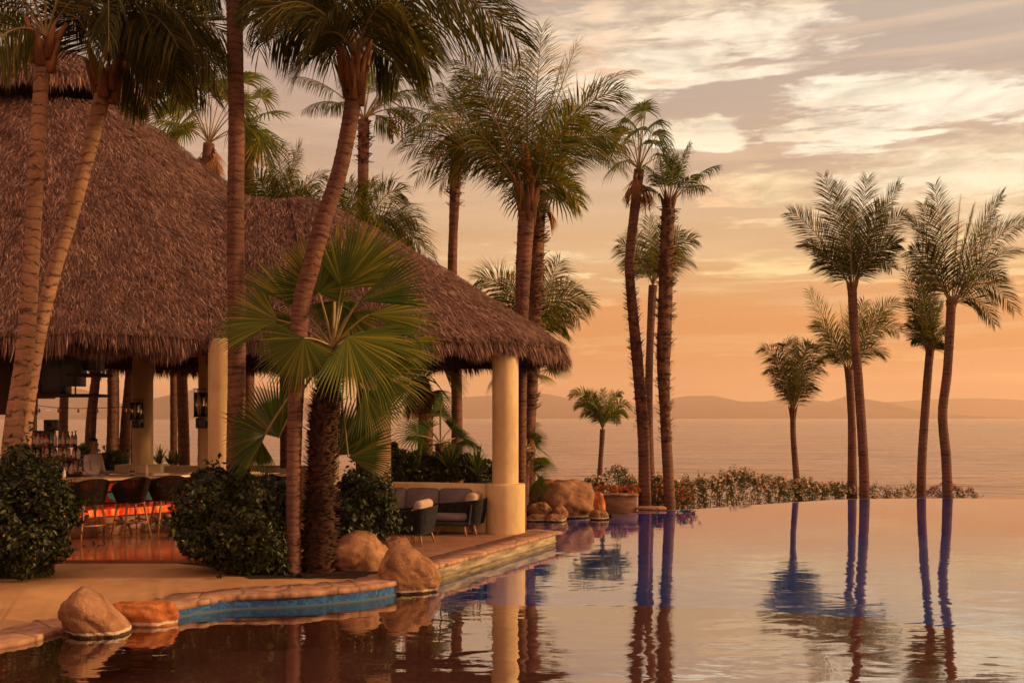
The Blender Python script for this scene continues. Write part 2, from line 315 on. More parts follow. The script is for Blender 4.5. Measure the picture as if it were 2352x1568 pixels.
def m_bottle(name,c):
    m,t,out,geo,tc=mk(name); p=principled(t,out,c,.12,t.noise(tc.outputs['Object'],30,2),.0005); p.inputs['Coat Weight'].default_value=.5; return m
M['b_dark']=m_bottle('dark_bottle_glass',(.008,.012,.008)); M['b_amber']=m_bottle('amber_bottle_glass',(.42,.12,.02)); M['b_clear']=m_bottle('pale_bottle_glass',(.55,.42,.28)); M['b_red']=m_bottle('red_bottle_glass',(.35,.03,.015)); M['b_label']=noisy('bottle_label',(.5,.42,.3),(.6,.5,.38),9,.7,.0005)
def m_barfront():
    m,t,out,geo,tc=mk('lit_mosaic'); P=tc.outputs['Object']
    v=t.n('ShaderNodeTexVoronoi',distance='CHEBYCHEV',i_Vector=t.mapv(P,(1,1,.8)),i_Scale=7.,i_Randomness=.7).outputs['Color']; r=t.n('ShaderNodeSeparateColor',i_0=v).outputs[0]
    c=t.ramp(r,[(0,(.25,.02,.01)),(.45,(.55,.06,.02)),(.72,(.75,.18,.05)),(.84,(.10,.22,.14)),(1,(.55,.28,.16))],'CONSTANT')
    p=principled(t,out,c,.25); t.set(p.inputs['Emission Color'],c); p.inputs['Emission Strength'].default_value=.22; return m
M['mosaic']=m_barfront()
def m_strip():
    m,t,out,geo,tc=mk('glowing_strip'); f=t.noise(t.mapv(tc.outputs['Object'],(9,9,2)),1.6,3); c=t.ramp(f,[(.35,(.6,.02,.004)),(.55,(1,.10,.01)),(.7,(1,.34,.05))])
    e=t.n('ShaderNodeEmission',i_Color=c,i_Strength=1.1); t.link(e.outputs[0],out.inputs[0]); return m
M['strip']=m_strip()
# ------------------------------------------------------------------ camera, sun, sky
cam=bpy.data.cameras.new('camera'); cam.lens=35; cam.sensor_width=36; cam.shift_y=222/3000.; cam.clip_end=40000; cam.clip_start=.1
co=bpy.data.objects.new('camera',cam); COL.objects.link(co); co.location=(0,0,CAMZ); co.rotation_euler=(R(90),0,0); scene.camera=co
SAZ,SEL=R(92),R(14)
sd=Vector((math.sin(SAZ)*math.cos(SEL),math.cos(SAZ)*math.cos(SEL),math.sin(SEL)))
sl=bpy.data.lights.new('sun','SUN'); sl.energy=4.6; sl.angle=R(4.); sl.color=(1,.62,.27)
so=bpy.data.objects.new('sun',sl); COL.objects.link(so); so.rotation_euler=(-sd).to_track_quat('-Z','Y').to_euler()
def build_world():
    w=bpy.data.worlds.new('World'); scene.world=w; w.use_nodes=True; t=NT(w.node_tree)
    out=t.n('ShaderNodeOutputWorld'); bg=t.n('ShaderNodeBackground'); t.link(bg.outputs[0],out.inputs[0])
    tc=t.n('ShaderNodeTexCoord'); D=tc.outputs['Generated']; s=t.n('ShaderNodeSeparateXYZ',i_0=D)
    x,y,z=s.outputs; az=t.m('ARCTAN2',x,y); el=t.m('ARCSINE',z)
    # warped coordinates for ragged cloud shapes
    vec=t.n('ShaderNodeCombineXYZ',i_0=az,i_1=t.m('MULTIPLY',el,2.3),i_2=.0).outputs[0]
    n1=t.noise(vec,4.5,7,.62,.35); n2=t.noise(t.mapv(vec,(.55,1.9,1),(3,1,0)),9.,6,.6,.2); n3=t.noise(t.mapv(vec,(.45,3.4,1),(7,2,0)),6.,5,.6,.5)
    n4=t.noise(t.mapv(vec,(.8,1.5,1),(1,5,0)),24.,5,.65,.3); wx=t.m('MULTIPLY',t.m('SUBTRACT',n1,.5),.24); wy=t.m('MULTIPLY',t.m('SUBTRACT',n2,.5),.11)
    A=t.m('ADD',az,wx); E=t.m('ADD',el,wy)
    def lin(c): return tuple(((v/255+.055)/1.055)**2.4 if v/255>.04045 else v/255/12.92 for v in c)
    ys=[(970,(205,146,108)),(935,(214,144,98)),(880,(219,146,88)),(810,(222,142,74)),(730,(224,152,90)),(640,(226,180,126)),(520,(222,188,146)),(380,(202,176,152)),(200,(192,174,160)),(0,(190,176,162))]
    def elev(yy): return math.atan((HY-yy)/F)
    emax=R(24); stops=[(max(0.,min(1.,(elev(yy)+R(1))/(emax+R(1)))),lin(c)) for yy,c in ys]
    E0=t.m('ADD',el,t.m('ADD',t.m('MULTIPLY',t.m('SUBTRACT',n3,.5),.10),t.m('MULTIPLY',wy,.3)))
    f=t.m('DIVIDE',t.m('ADD',E0,R(1)),emax+R(1),clamp=True); base=t.ramp(f,stops)
    # pinker to the left, paler and cooler to the upper right
    fr=t.m('MULTIPLY',t.m('ADD',az,R(27)),1/R(54),clamp=True)
    hi=t.m('MULTIPLY',el,1/R(22),clamp=True)
    tint=t.mix(fr,(.98,.82,.74),(.99,1.08,1.10)); base=t.mix(t.m('ADD',.35,t.m('MULTIPLY',hi,.65)),base,t.mix(1.,base,tint,'MULTIPLY'))
    # streaky thin cloud
    st=t.ramp(n3,[(.47,(0,0,0)),(.66,(1,1,1))]); base=t.mix(t.m('MULTIPLY',st,.55),base,t.mix(hi,lin((246,196,130)),lin((236,208,178))))
    dk=t.ramp(n2,[(.50,(0,0,0)),(.68,(1,1,1))]); base=t.mix(t.m('MULTIPLY',dk,.45),base,t.mix(1.,base,(.80,.76,.76),'MULTIPLY'))
    blobs=[(1500,70,300,60,.85,(250,228,196)),(1700,95,190,55,1.1,(255,240,214)),(1480,165,210,34,1.1,(255,242,214)),(1330,60,170,70,.5,(236,200,166)),(1330,140,160,60,.35,(236,196,160)),
           (2080,235,165,44,1.5,(255,246,220)),(1960,268,150,16,.9,(255,236,205)),(2310,240,170,34,1.2,(255,246,222)),(2230,400,210,75,.9,(255,240,205)),
           (1590,315,70,34,1.1,(255,244,215)),(1560,290,120,14,.8,(255,238,205)),(1760,425,120,38,1.0,(254,228,180)),(1660,440,100,40,.6,(240,196,150)),
           (1230,590,150,24,.6,(252,226,170)),(1400,600,130,22,.6,(254,228,176)),(1720,600,160,30,.75,(252,222,160)),(2220,560,260,30,.6,(250,216,150)),
           (1900,655,330,10,.9,(252,206,136)),(2270,620,150,10,.9,(255,224,160)),(900,420,240,40,.3,(226,184,140)),(1050,600,300,20,.4,(240,206,150)),(700,320,200,40,.25,(214,170,136)),(2100,480,300,40,.6,(250,222,176)),(1300,700,240,12,.6,(244,196,132)),(2120,705,280,13,.65,(252,198,120)),(1560,765,280,10,.5,(240,172,104)),(2220,800,240,14,.55,(250,190,112)),(1750,860,260,9,.4,(238,172,108))]
    col=base; n5=t.ramp(t.noise(t.mapv(vec,(.9,1.3,1),(4,8,0)),15.,5,.6,.4),[(.36,(0,0,0)),(.58,(1,1,1))])
    for k,(bx,by,sx,sy,st_,c) in enumerate(blobs):
        a0=math.atan((bx-CX)/F); e0=math.atan((HY-by)/F*math.cos(a0)); da=t.m('MULTIPLY',t.m('SUBTRACT',A,a0),F/sx); de=t.m('MULTIPLY',t.m('SUBTRACT',E,e0),F/sy)
        d=t.m('ADD',t.m('MULTIPLY',da,da),t.m('MULTIPLY',de,de)); g=t.m('EXPONENT',t.m('MULTIPLY',d,-.55))
        gm=t.m('MULTIPLY',g,3.,clamp=True); g=t.m('MULTIPLY',g,st_); g=t.m('MULTIPLY',t.m('SUBTRACT',t.m('ADD',g,t.m('MULTIPLY',gm,t.m('ADD',t.m('MULTIPLY',t.m('SUBTRACT',n2,.5),2.0),t.m('MULTIPLY',t.m('SUBTRACT',n4,.5),1.5)))),.36),2.1,clamp=True)
        col=t.mix(g,col,t.mix(n5,tuple(v*.80 for v in lin(c)),tuple(v*1.16 for v in lin(c))))
    # the unseen rest of the dome: overhead, behind and sun glow brightened as fill
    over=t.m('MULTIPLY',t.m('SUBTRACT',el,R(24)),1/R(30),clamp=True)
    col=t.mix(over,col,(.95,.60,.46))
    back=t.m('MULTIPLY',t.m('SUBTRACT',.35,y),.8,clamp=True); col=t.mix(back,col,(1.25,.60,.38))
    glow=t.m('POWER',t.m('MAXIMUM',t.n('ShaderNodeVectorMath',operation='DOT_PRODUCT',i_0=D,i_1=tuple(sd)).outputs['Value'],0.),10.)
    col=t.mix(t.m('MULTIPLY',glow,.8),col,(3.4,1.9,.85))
    sky=t.n('ShaderNodeTexSky',sky_type='NISHITA',sun_disc=False,sun_elevation=SEL,sun_rotation=SAZ,dust_density=4.)
    col=t.mix(.10,col,t.mix(1.,sky.outputs[0],(.08,.08,.08),'MULTIPLY'))
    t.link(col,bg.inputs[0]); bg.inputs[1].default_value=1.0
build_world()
# ------------------------------------------------------------------ setting
def struct(o,label=None): o['kind']='structure'; return o
# pool outline at water level (anticlockwise from above), built from the water line of the photograph
left_edge=[(-9.,7.),(-7.2,9.6),gd(0,1488)[:2],gd(120,1456)[:2],gd(260,1434)[:2],gd(399,1419)[:2],gd(519,1401)[:2],gd(705,1392)[:2],gd(880,1372)[:2],(-1.25,14.9)]
patio_edge=[(-1.25,14.9),(.84,19.45)]
back_edge=[(.84,19.45),(.30,19.95),(.30,24.9),gd(1395,1192)[:2],gd(1464,1174)[:2]]
far_edge=[gd(1464,1174)[:2],gd(1600,1168.5)[:2],gd(1828,1153)[:2],gd(2001,1145)[:2],gd(2352,1145.3)[:2],(22.,28.5),(27.,24.),(29.,16.)]
far_s=spline(np.array([np.r_[p,0] for p in far_edge]),60)[:,:2]
left_s=spline(np.array([np.r_[p,0] for p in left_edge]),70)[:,:2]
iE=int(np.argmax(left_s[:,0]/left_s[:,1]*F+CX>375)); lip_z=np.interp(np.arange(len(left_s)),[0,iE-5,iE,iE+6,len(left_s)-1],[.02,.035,.14,.17,.19])
poly=[tuple(p) for p in left_s]+[tuple(patio_edge[1])]+[tuple(p) for p in back_edge[1:-1]]+[tuple(p) for p in far_s]+[(29.,3.),(-9.,3.)]
poly=poly[::-1]
def inside(P,pl):
    pl=np.array(pl); c=np.zeros(P.shape[:-1],bool); j=len(pl)-1
    for i in range(len(pl)):
        xi,yi=pl[i]; xj,yj=pl[j]
        cond=((yi>P[...,1])!=(yj>P[...,1]))&(P[...,0]<(xj-xi)*(P[...,1]-yi)/((yj-yi) if yj!=yi else 1e-9)+xi); c^=cond; j=i
    return c
def dist_poly(P,pl):
    pl=np.array(pl); d=np.full(P.shape[:-1],1e9)
    for i in range(len(pl)):
        a,b=pl[i-1],pl[i]; ab=b-a; L=max((ab**2).sum(),1e-9); u=np.clip(((P-a)@ab)/L,0,1); q=a+u[...,None]*ab; d=np.minimum(d,np.linalg.norm(P-q,axis=-1))
    return d
struct(ngon('pool_water',poly,0.,M['water']))
# pool floor: brown shelf near, deep blue beyond
far_pts=[p for p in poly]
shelf_y=15.9
struct(ngon('pool_floor',[(-2.2,shelf_y-.02),(4,14.9),(10,11.),(29.5,9.),(29.5,34),(-2.2,34)],-1.15,M['pool_blue']))
struct(ngon('pool_shelf',[(-10,2.9),(29.5,2.9),(29.5,10.2),(12,12.4),(8.6,13.3),(6.5,14.35),(5.4,15.2),(3.6,15.8),(2.07,16.1),(.6,16.15),(-1,16.3),(-10,15.)],-.55,M['pool_brown'],thick=.62))
def strip_wall(name,pts,z0,z1,mat,parent=None,seg=1,th=.0):
    pts=np.array(pts); mb=MB(); zs=np.linspace(z0,z1,seg+1)
    mb.grid(np.stack([np.c_[pts,np.full(len(pts),zz)] for zz in zs])); return mb.build(name,mat,parent)
lipz=lip_z-.02
def wall_lip(name,i0,i1,mat):
    mb=MB(); p=left_s[i0:i1]; mb.grid(np.stack([np.c_[p,np.full(len(p),-.13)],np.c_[p,lipz[i0:i1]]])); struct(mb.build(name,mat)); mb=MB(); mb.grid(np.stack([np.c_[p,np.full(len(p),-1.2)],np.c_[p,np.full(len(p),-.13)]])); struct(mb.build(name,M['pool_brown']))
wall_lip('pool_wall',0,iE,M['coping']); wall_lip('pool_wall',iE-1,len(left_s),M['tile'])
struct(strip_wall('pool_wall',spline([(-1.25,14.9,0),(.84,19.45,0)],20)[:,:2],-1.2,-.01,M['pool_blue']))
struct(strip_wall('pool_wall',np.array([(.84,19.45),(.30,19.95),(.30,24.9),tuple(back_edge[3]),tuple(far_s[0])]),-1.2,-.01,M['pool_blue']))
# infinity lip
def ribbon(pts,w,z,th,mb,out=1):
    pts=np.asarray(pts); T=nrm(np.gradient(pts,axis=0)); N=np.c_[-T[:,1],T[:,0]]*out; q=pts+N*w
    zc=np.broadcast_to(z,(len(pts),)); mb.grid(np.stack([np.c_[pts,zc-th],np.c_[pts,zc],np.c_[q,zc],np.c_[q,zc-th]])); return mb
struct(strip_wall('pool_wall',far_s-nrm(np.c_[-np.gradient(far_s,axis=0)[:,1],np.gradient(far_s,axis=0)[:,0]])*.012,-1.2,-.008,M['pool_blue']))
mb=MB(); ribbon(far_s,.16,-.006,1.6,mb,1); struct(mb.build('pool_rim',noisy('rim_stone',(.16,.11,.08),(.26,.18,.12),5,.5,.002)))
# ground heightfield
def ground_z(P):
    x,y=P[...,0],P[...,1]; ins=inside(P,poly); d=dist_poly(P,poly)
    z=np.where(y<16.6,-.12,.10)
    z=np.where((x>-.2)&(y>19.9),np.where(x>3.6,-.95,-.35),z); z=np.where((x<.3)&(y>24.5)&(x>-2),np.interp(x,[-2,.3],[.1,-.2]),z)
    edge=np.where(x<1.5,33.,np.interp(x,[1.5,5,12,16,22,40],[29.,32.,40.,40.5,38,36]))
    z=z-np.clip(y-edge,0,60)*.33; z=np.maximum(z,-9.)
    z=np.where(x>28,z-np.clip(x-30,0,30)*.3,z); z=z-np.clip(-x-26,0,30)*.35
    z=np.where(ins|(d<.28),-1.7,z); z=np.where((y<3.2),.25,z)
    z=np.maximum(z,-9.)
    return z
gx=np.r_[np.arange(-70,-12,2.5),np.arange(-12,30,.25),np.arange(30,75,2.5)]; gy=np.r_[np.arange(-20,6,2.),np.arange(6,36,.25),np.arange(36,75,2.)]
GX,GY=np.meshgrid(gx,gy,indexing='ij'); PP=np.stack([GX,GY],-1); GZ=ground_z(PP)
mb=MB(); mb.grid(np.stack([GX,GY,GZ],-1)); struct(mb.build('ground',M['ground']))
mb=MB(); ys_=np.r_[np.linspace(-400,200,9),np.geomspace(300,9200,24)]; xs_=np.linspace(-9300,9300,40); SX,SY=np.meshgrid(xs_,ys_,indexing='ij'); mb.grid(np.stack([SX,SY,np.full(SX.shape,-6.)],-1)); struct(mb.build('sea',M['sea']))
# deck (pale concrete), coping, floors, bed
def off(pts,w):
    T=nrm(np.gradient(pts,axis=0)); return pts+np.c_[-T[:,1],T[:,0]]*w
wj=np.array([.62+.07*mnoise.noise(Vector((i*.5,0,3)))+.10*mnoise.noise(Vector((i*1.9,4,3))) for i in range(len(left_s))])
jit=np.array([mnoise.noise(Vector((i*.9,1.5,0)))*.04+mnoise.noise(Vector((i*2.7,9.5,0)))*.025 for i in range(len(left_s))])
fr_=spline(np.c_[left_s,lip_z],260); j2=np.array([mnoise.noise(Vector((i*.21,1.5,0)))*.045+mnoise.noise(Vector((i*.8,9.5,0)))*.02 for i in range(260)])
T=nrm(np.gradient(fr_[:,:2],axis=0)); N=np.c_[-T[:,1],T[:,0]]
inner=fr_[:,:2]+N*(.60+j2[:,None]*1.5); outer=fr_[:,:2]-N*(.035+j2[:,None])
zt=fr_[:,2]+.02+j2*.25
mb=MB(); mb.grid(np.stack([np.c_[outer+N*.03,zt-.075],np.c_[outer,zt-.06],np.c_[outer,zt-.012],np.c_[outer+N*.012,zt],np.c_[outer+N*.3,zt+.006],np.c_[inner,zt+.002],np.c_[inner,zt-.05]]))
struct(mb.build('pool_coping',M['coping'],smooth=False))
deck=[tuple(p) for p in off(left_s,.5)[6:-6]]
dz=.195
mb=MB(); L=fr_[:236,:2]+N[:236]*.5; zL=zt[:236]-.004
# deck grid runs from the coping back to the bar floor line
U=np.linspace(0,1,14); back=np.stack([np.interp(np.arange(len(L)),[0,len(L)-1],[-13.,-2.6]),np.full(len(L),15.95)],1)
back[:,1]=15.95; back[:40,1]=np.linspace(9,15.95,40)
G=L[None]*(1-U[:,None,None])+back[None]*U[:,None,None]; Z=zL[None]*(1-np.clip(U*2.2,0,1)[:,None])+dz*np.clip(U*2.2,0,1)[:,None]
mb.grid(np.concatenate([G,Z[...,None]],-1)); struct(mb.build('deck',M['deck']))
struct(ngon('bar_floor',[(-22,15.72),(-3.6,15.72),(-3.6,16.4),(-3.0,19.5),(-2.4,28.3),(-22,28.3)],.25,M['floor'],thick=.3))
struct(ngon('patio_floor',[(-3.55,16.0),(-1.62,15.15),(.60,19.66),(.22,19.9),(.0,28.3),(-2.35,28.3),(-2.95,19.5)],.249,M['patio'],thick=.3))
# patio edge: coping stones over a weathered wall
e0,e1=np.array([-1.25,14.9]),np.array([.84,19.45]); pe=spline([np.r_[e0,0],np.r_[e1,0]],90)[:,:2]; Tn=nrm(e1-e0); Nn=np.array([-Tn[1],Tn[0]])
jj=np.array([mnoise.noise(Vector((i*.35,5,0)))*.035+mnoise.noise(Vector((i*1.3,8,0)))*.015 for i in range(90)])
jj[-1]=.03
mb=MB(); o_=pe-Nn*(.05+jj[:,None]); i_=pe+Nn*.5; zz=.262+jj*.25
mb.grid(np.stack([np.c_[o_+Nn*.05,zz-.075],np.c_[o_,zz-.055],np.c_[o_,zz-.01],np.c_[o_+Nn*.01,zz],np.c_[i_,zz*0+.262],np.c_[i_,zz*0+.2]]))
mb.box((.60,19.66,.23),(.72,.42,.06),R(-43),bev=.012); struct(mb.build('patio_coping',M['coping']))
mb=MB(); mb.grid(np.stack([np.c_[pe-Nn*.012,np.full(90,-.03)],np.c_[pe-Nn*.012,np.full(90,.06)],np.c_[pe-Nn*.035,np.full(90,.065)],np.c_[pe-Nn*.035,np.full(90,.09)],np.c_[pe-Nn*.012,np.full(90,.1)],np.c_[pe-Nn*.012,np.full(90,.205)]]))
b2=np.array([(.84,19.45),(.28,19.97),(.28,25.)]); mb.grid(np.stack([np.c_[b2,np.full(3,-.05)],np.c_[b2,np.full(3,.205)]])); struct(mb.build('patio_wall',M['edge_stone']))
# planting bed (soil) under the fan palm and the bushes
bed=[gd(411,1293,.2)[:2],gd(470,1299,.2)[:2],gd(530,1310,.2)[:2],gd(556,1321,.2)[:2],gd(575,1328,.2)[:2],gd(705,1327,.2)[:2],gd(870,1328,.2)[:2],(-1.5,15.2),(-3.5,16.0),(-3.6,16.3),(-5.2,16.3)]
struct(ngon('planting_bed',[tuple(p) for p in bed],.203,M['soil'],thick=.12))
bed2=[gd(-150,1290,.2)[:2],gd(-150,1335,.2)[:2],gd(40,1328,.2)[:2],gd(110,1310,.2)[:2],gd(120,1298,.2)[:2],(-7.9,15.6)]
struct(ngon('planting_bed',[tuple(p) for p in bed2],.215,M['soil'],thick=.12))
mb=MB(); g_=[]
for k in range(1500):
    px,py=random.uniform(10,125),random.uniform(1296,1326); 
    if px>150-(py-1296)*1.2: continue
    p=gd(px,py,.22); h=random.uniform(.02,.06); a=random.uniform(0,6.28); d=np.array([math.cos(a),math.sin(a),0])
    mb.add([p-d*.006,p+d*.006,p+np.array([d[1]*.03,d[0]*.03,h])],T=[(0,1,2)])
tag(mb.build('grass',M['bush']),'low dark green grass at the foot of the near bush on the deck','grass',kind='stuff')
# hills
def hill(name,prof,Y,depth,seed,label):
    mb=MB(); xs=np.array([p[0] for p in prof]); ys=np.array([p[1] for p in prof]); px=np.linspace(xs[0],xs[-1],160); py=np.interp(px,xs,ys)
    v=np.linspace(0,1,22); P=np.zeros((22,160,3))
    for i,a in enumerate(v):
        Yk=Y-depth*(1-a); 
        for j,x in enumerate(px):
            H=(CAMZ-(py[j]-HY)/F*Y)+6; n=mnoise.fractal(Vector((x*.012+seed,a*1.6,seed)),1.,2.,5)
            h=-6.5+H*(a**.75)*(1+.28*n*(1-a)); P[i,j]=((x-CX)/F*Y,Yk,h if a>0 else -7)
    mb.grid(P,flip=True); Bk=P[-1].copy(); Bk[:,1]+=depth*.8; Bk[:,2]=-7; mb.grid(np.stack([P[-1],Bk]),flip=True)
    o=struct(mb.build(name,M['hill'],smooth=True)); return o
hill('hills',[(820,957),(900,935),(990,907),(1060,912),(1180,905),(1250,903),(1310,915),(1360,930),(1420,942),(1500,930),(1535,915),(1580,909),(1640,908),(1700,921),(1760,921),(1800,914),(1840,913),(1900,922),(1930,914),(1952,905),(1968,916),(2010,932),(2080,945),(2200,956)],7600,1500,1.3,'')
hill('hills',[(1700,957),(1860,945),(1950,930),(2050,922),(2150,916),(2250,914),(2352,918),(2500,930),(2700,957)],8700,700,4.7,'')
hill('hills',[(-500,957),(-300,900),(-100,885),(20,905),(90,900),(150,888),(190,893),(250,915),(300,938),(340,922),(400,905),(450,893),(500,885),(560,880),(640,900),(760,925),(880,957)],5200,900,8.1,'')
mb_b=MB(); 
def far_building(kind):
    m=MB(); m.box((0,0,9),(30,16,18)); m.box((6,1,21),(16,12,8)); m.box((0,0,18.6),(32,18,1.2))
    w=MB()
    for r_ in range(3+kind%2): w.box((0,-8.1,4+r_*4.2),(26,.4,1.8))
    return m,w
fb=empty('far_building',(0,0,0)); a_,b_=far_building(1); a_.build('wall',M['far_wall'],fb); b_.build('window',M['far_glass'],fb)
for k in range(26):
    o=fb if k==0 else copy_tree(fb); x=random.choice([random.uniform(95,300),random.uniform(345,455)]) ; yb=random.uniform(925,952); Yk=4500+(952-yb)*24
    p=at(x,yb,Yk); o.location=(p[0],p[1],p[2]-2); s_=random.uniform(.5,1.1); o.scale=(s_*random.uniform(.7,1.4),s_,s_*random.uniform(.7,1.2)); o.rotation_euler.z=random.uniform(-.4,.4)
    tag(o,'tiny pale hillside building across the bay, seen through the pavilion','building','hillside buildings across the bay')
# ------------------------------------------------------------------ the pavilion
pav=empty('thatched_pavilion',(-8,21,.25)); tag(pav,'open bar pavilion with two linked thatched roofs on beige stucco columns','pavilion')
PV=np.array([-8,21,.25])
def sup(a,n=3.): c,s=math.cos(a),math.sin(a); k=(abs(c)**n+abs(s)**n)**(-1/n); return c*k,s*k
def roof_surface(Rg,Eg,pw,nu):
    """Rg,Eg: top and eave curves (n,3); returns grid (nu,n,3)"""
    t=np.linspace(0,1,nu)[:,None,None]; P=Rg[None]*(1-t)+Eg[None]*t; P[...,2]=Rg[None,:,2]+(Eg[None,:,2]-Rg[None,:,2])*(t[...,0]**pw); return P
def lump(P,amp,sc=.8):
    out=P.copy(); f=P.reshape(-1,3); o=out.reshape(-1,3)
    for k in range(len(f)):
        v=Vector(f[k]*sc); o[k,2]+=amp*(mnoise.noise(v)+.5*mnoise.noise(v*2.7))
    return out
def thatch(grid,nblade,Lb,wb,seed,lift=.10,fringe=0,fl=.45,closed=True,front_only=True,topfringe=False):
    rg=np.random.default_rng(seed); nu,nv=grid.shape[:2]; mb=MB()
    mb.grid(grid)
    def sample(u,v):
        u=u*(nu-1.001); v=v*(nv-1.001); i=u.astype(int); j=v.astype(int); a=(u-i)[:,None]; b=(v-j)[:,None]
        p=(grid[i,j]*(1-a)+grid[i+1,j]*a)*(1-b)+(grid[i,j+1]*(1-a)+grid[i+1,j+1]*a)*b
        d=nrm(grid[i+1,j]-grid[i,j]+1e-6); s=nrm(grid[i,j+1]-grid[i,j]+1e-6); return p,d,s
    A=np.linalg.norm(grid[1:,:-1]-grid[:-1,:-1],axis=-1)*np.linalg.norm(grid[:-1,1:]-grid[:-1,:-1],axis=-1); pr=(A/A.sum()).ravel()
    k=rg.choice(len(pr),nblade,p=pr); i,j=np.divmod(k,nv-1); u=(i+rg.random(nblade))/(nu-1); v=(j+rg.random(nblade))/(nv-1)
    p,d,s=sample(u,v); n=nrm(np.cross(s,d)); n=np.where(n[:,2:3]<0,-n,n)
    def blades(p,d,s,n,L,w,li):
        m=len(p); a=rg.normal(0,.27,m)[:,None]; dd=nrm(d+s*a+n*rg.uniform(-.04,.16,m)[:,None]); ss=nrm(np.cross(dd,n)); L=L[:,None]
        b=p+n*rg.uniform(0,li,m)[:,None]-dd*L*.4; q=b+dd*L; mid=b+dd*L*.55+n*rg.uniform(0,.03,m)[:,None]; q=q+rg.normal(0,.015,(m,3))
        w=w[:,None]; V=np.stack([b-ss*w*.6,b+ss*w*.6,mid+ss*w,mid-ss*w,q],1); o=np.arange(m)*5
        Q=np.stack([o,o+1,o+2,o+3],1); T_=np.stack([o+3,o+2,o+4],1); mb.add(V.reshape(-1,3),Q,T_)
    blades(p,d,s,n,rg.uniform(.5,1.3,nblade)*Lb,rg.uniform(.5,1.4,nblade)*wb,lift)
    if fringe:
        v=rg.random(fringe); u=rg.uniform(.965,1.,fringe); p,d,s=sample(u,v); n=nrm(np.cross(s,d)); n=np.where(n[:,2:3]<0,-n,n)
        dd=nrm(d*rg.uniform(.15,.8,fringe)[:,None]+np.array([0,0,-1.])+rg.normal(0,.13,(fringe,3)))
        clump=.75+.5*np.array([mnoise.noise(Vector(q_*2.2)) for q_ in p]); L=rg.uniform(.45,1.15,fringe)*fl*clump
        b=p+rg.normal(0,.03,(fringe,3)); b[:,2]+=rg.uniform(-.12,.04,fringe); q=b+dd*L[:,None]; mid=b+dd*L[:,None]*.6+d*.02; w=rg.uniform(.5,1.3,fringe)[:,None]*wb
        ss=nrm(s+rg.normal(0,.4,(fringe,3))); V=np.stack([b-ss*w,b+ss*w,mid+ss*w,mid-ss*w,q],1); o=np.arange(fringe)*5
        mb.add(V.reshape(-1,3),np.stack([o,o+1,o+2,o+3],1),np.stack([o+3,o+2,o+4],1))
    return mb
def resample(P,n):
    d=np.r_[0,np.cumsum(np.linalg.norm(np.diff(P,axis=0),axis=1))]; u=np.linspace(0,d[-1],n); return np.stack([np.interp(u,d,P[:,k]) for k in range(3)],1),np.interp(u,d,np.arange(len(P)))
# main roof A
AX,AY=-11.16,23.5; nA=220
th=np.linspace(0,2*math.pi,nA); RA=[];EA=[]
for a in th:
    c,s=sup(a,2.6); RA.append((AX+2.15*c,AY+1.25*s,9.62)); EA.append((AX+(9.8)*c,AY+(5.75 if s<0 else 4.6)*s,3.98))
gA=lump(lump(roof_surface(np.array(RA),np.array(EA),1.0,60),.09),.05,2.6)
roofA=thatch(gA,215000,.20,.0072,11,fringe=34000,fl=.42).build('roof',M['thatch'],pav,loc=None)
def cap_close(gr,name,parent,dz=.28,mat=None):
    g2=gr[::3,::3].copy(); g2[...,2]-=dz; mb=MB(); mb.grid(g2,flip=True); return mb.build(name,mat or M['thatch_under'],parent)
# cap over the smoke gap
th2=np.linspace(0,2*math.pi,120); RC=[];EC=[]
for a in th2:
    c,s=math.cos(a),math.sin(a); RC.append((AX+.25*c,AY+.2*s,11.1)); EC.append((AX+2.45*c,AY+1.75*s,10.12))
gC=lump(roof_surface(np.array(RC),np.array(EC),1.45,20),.05)
th_c=thatch(gC,24000,.24,.0085,12,fringe=9000,fl=.42)
# ridge roof B
def Bcurve():
    E=[];Rr=[]; n=170
    for k in range(n):
        f=k/(n-1)
        if f<.34:  g=f/.34; E.append((-9.0+g*5.2,18.35,3.92)); Rr.append((-9.0+g*4.2,21.6,7.2))
        elif f<.74:
            g=(f-.34)/.40; a=-math.pi/2+g*math.pi; c,s=sup(a,2.7); E.append((-3.8+4.95*c,21.7+(3.35 if s<0 else 3.6)*s,3.92)); Rr.append((-4.8+.35*max(c,0),21.6+.12*s,7.2))
        else: g=(f-.74)/.26; E.append((-3.8-g*5.2,25.3,3.92)); Rr.append((-4.8-g*4.2,21.72,7.2))
    return np.array(Rr),np.array(E)
RB,EB=Bcurve(); gB=roof_surface(RB,EB,1.12,50); gB[...,2]+=np.clip(1-np.abs(gB[...,1]-21.6)/1.5,0,1)*0; gB=lump(lump(gB,.08),.05,2.6)
roofB=thatch(gB,145000,.20,.0072,13,fringe=25000,fl=.42)
def rel(mb,name,mat,parent=pav,smooth=False):
    o=mb.build(name,mat,parent,smooth); o.location=[-float(c) for c in PV]; return o
roofA.location=[-float(c) for c in PV]
oC=rel(th_c,'roof_cap',M['thatch']); oB=rel(roofB,'roof',M['thatch']); oB['label']='lower thatched roof over the lounge, with a rounded ridge'; roofA['label']='taller thatched roof over the bar'
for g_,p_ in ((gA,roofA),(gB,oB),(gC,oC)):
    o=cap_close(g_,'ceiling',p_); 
mb=MB(); ca=[((AX+1.6*math.cos(a)),(AY+.95*math.sin(a)),9.3) for a in th2]; c2=[(x,y,10.3) for x,y,_ in ca]; mb.grid(np.array([ca,c2])); rel(mb,'smoke_gap',M['wood_dark'])
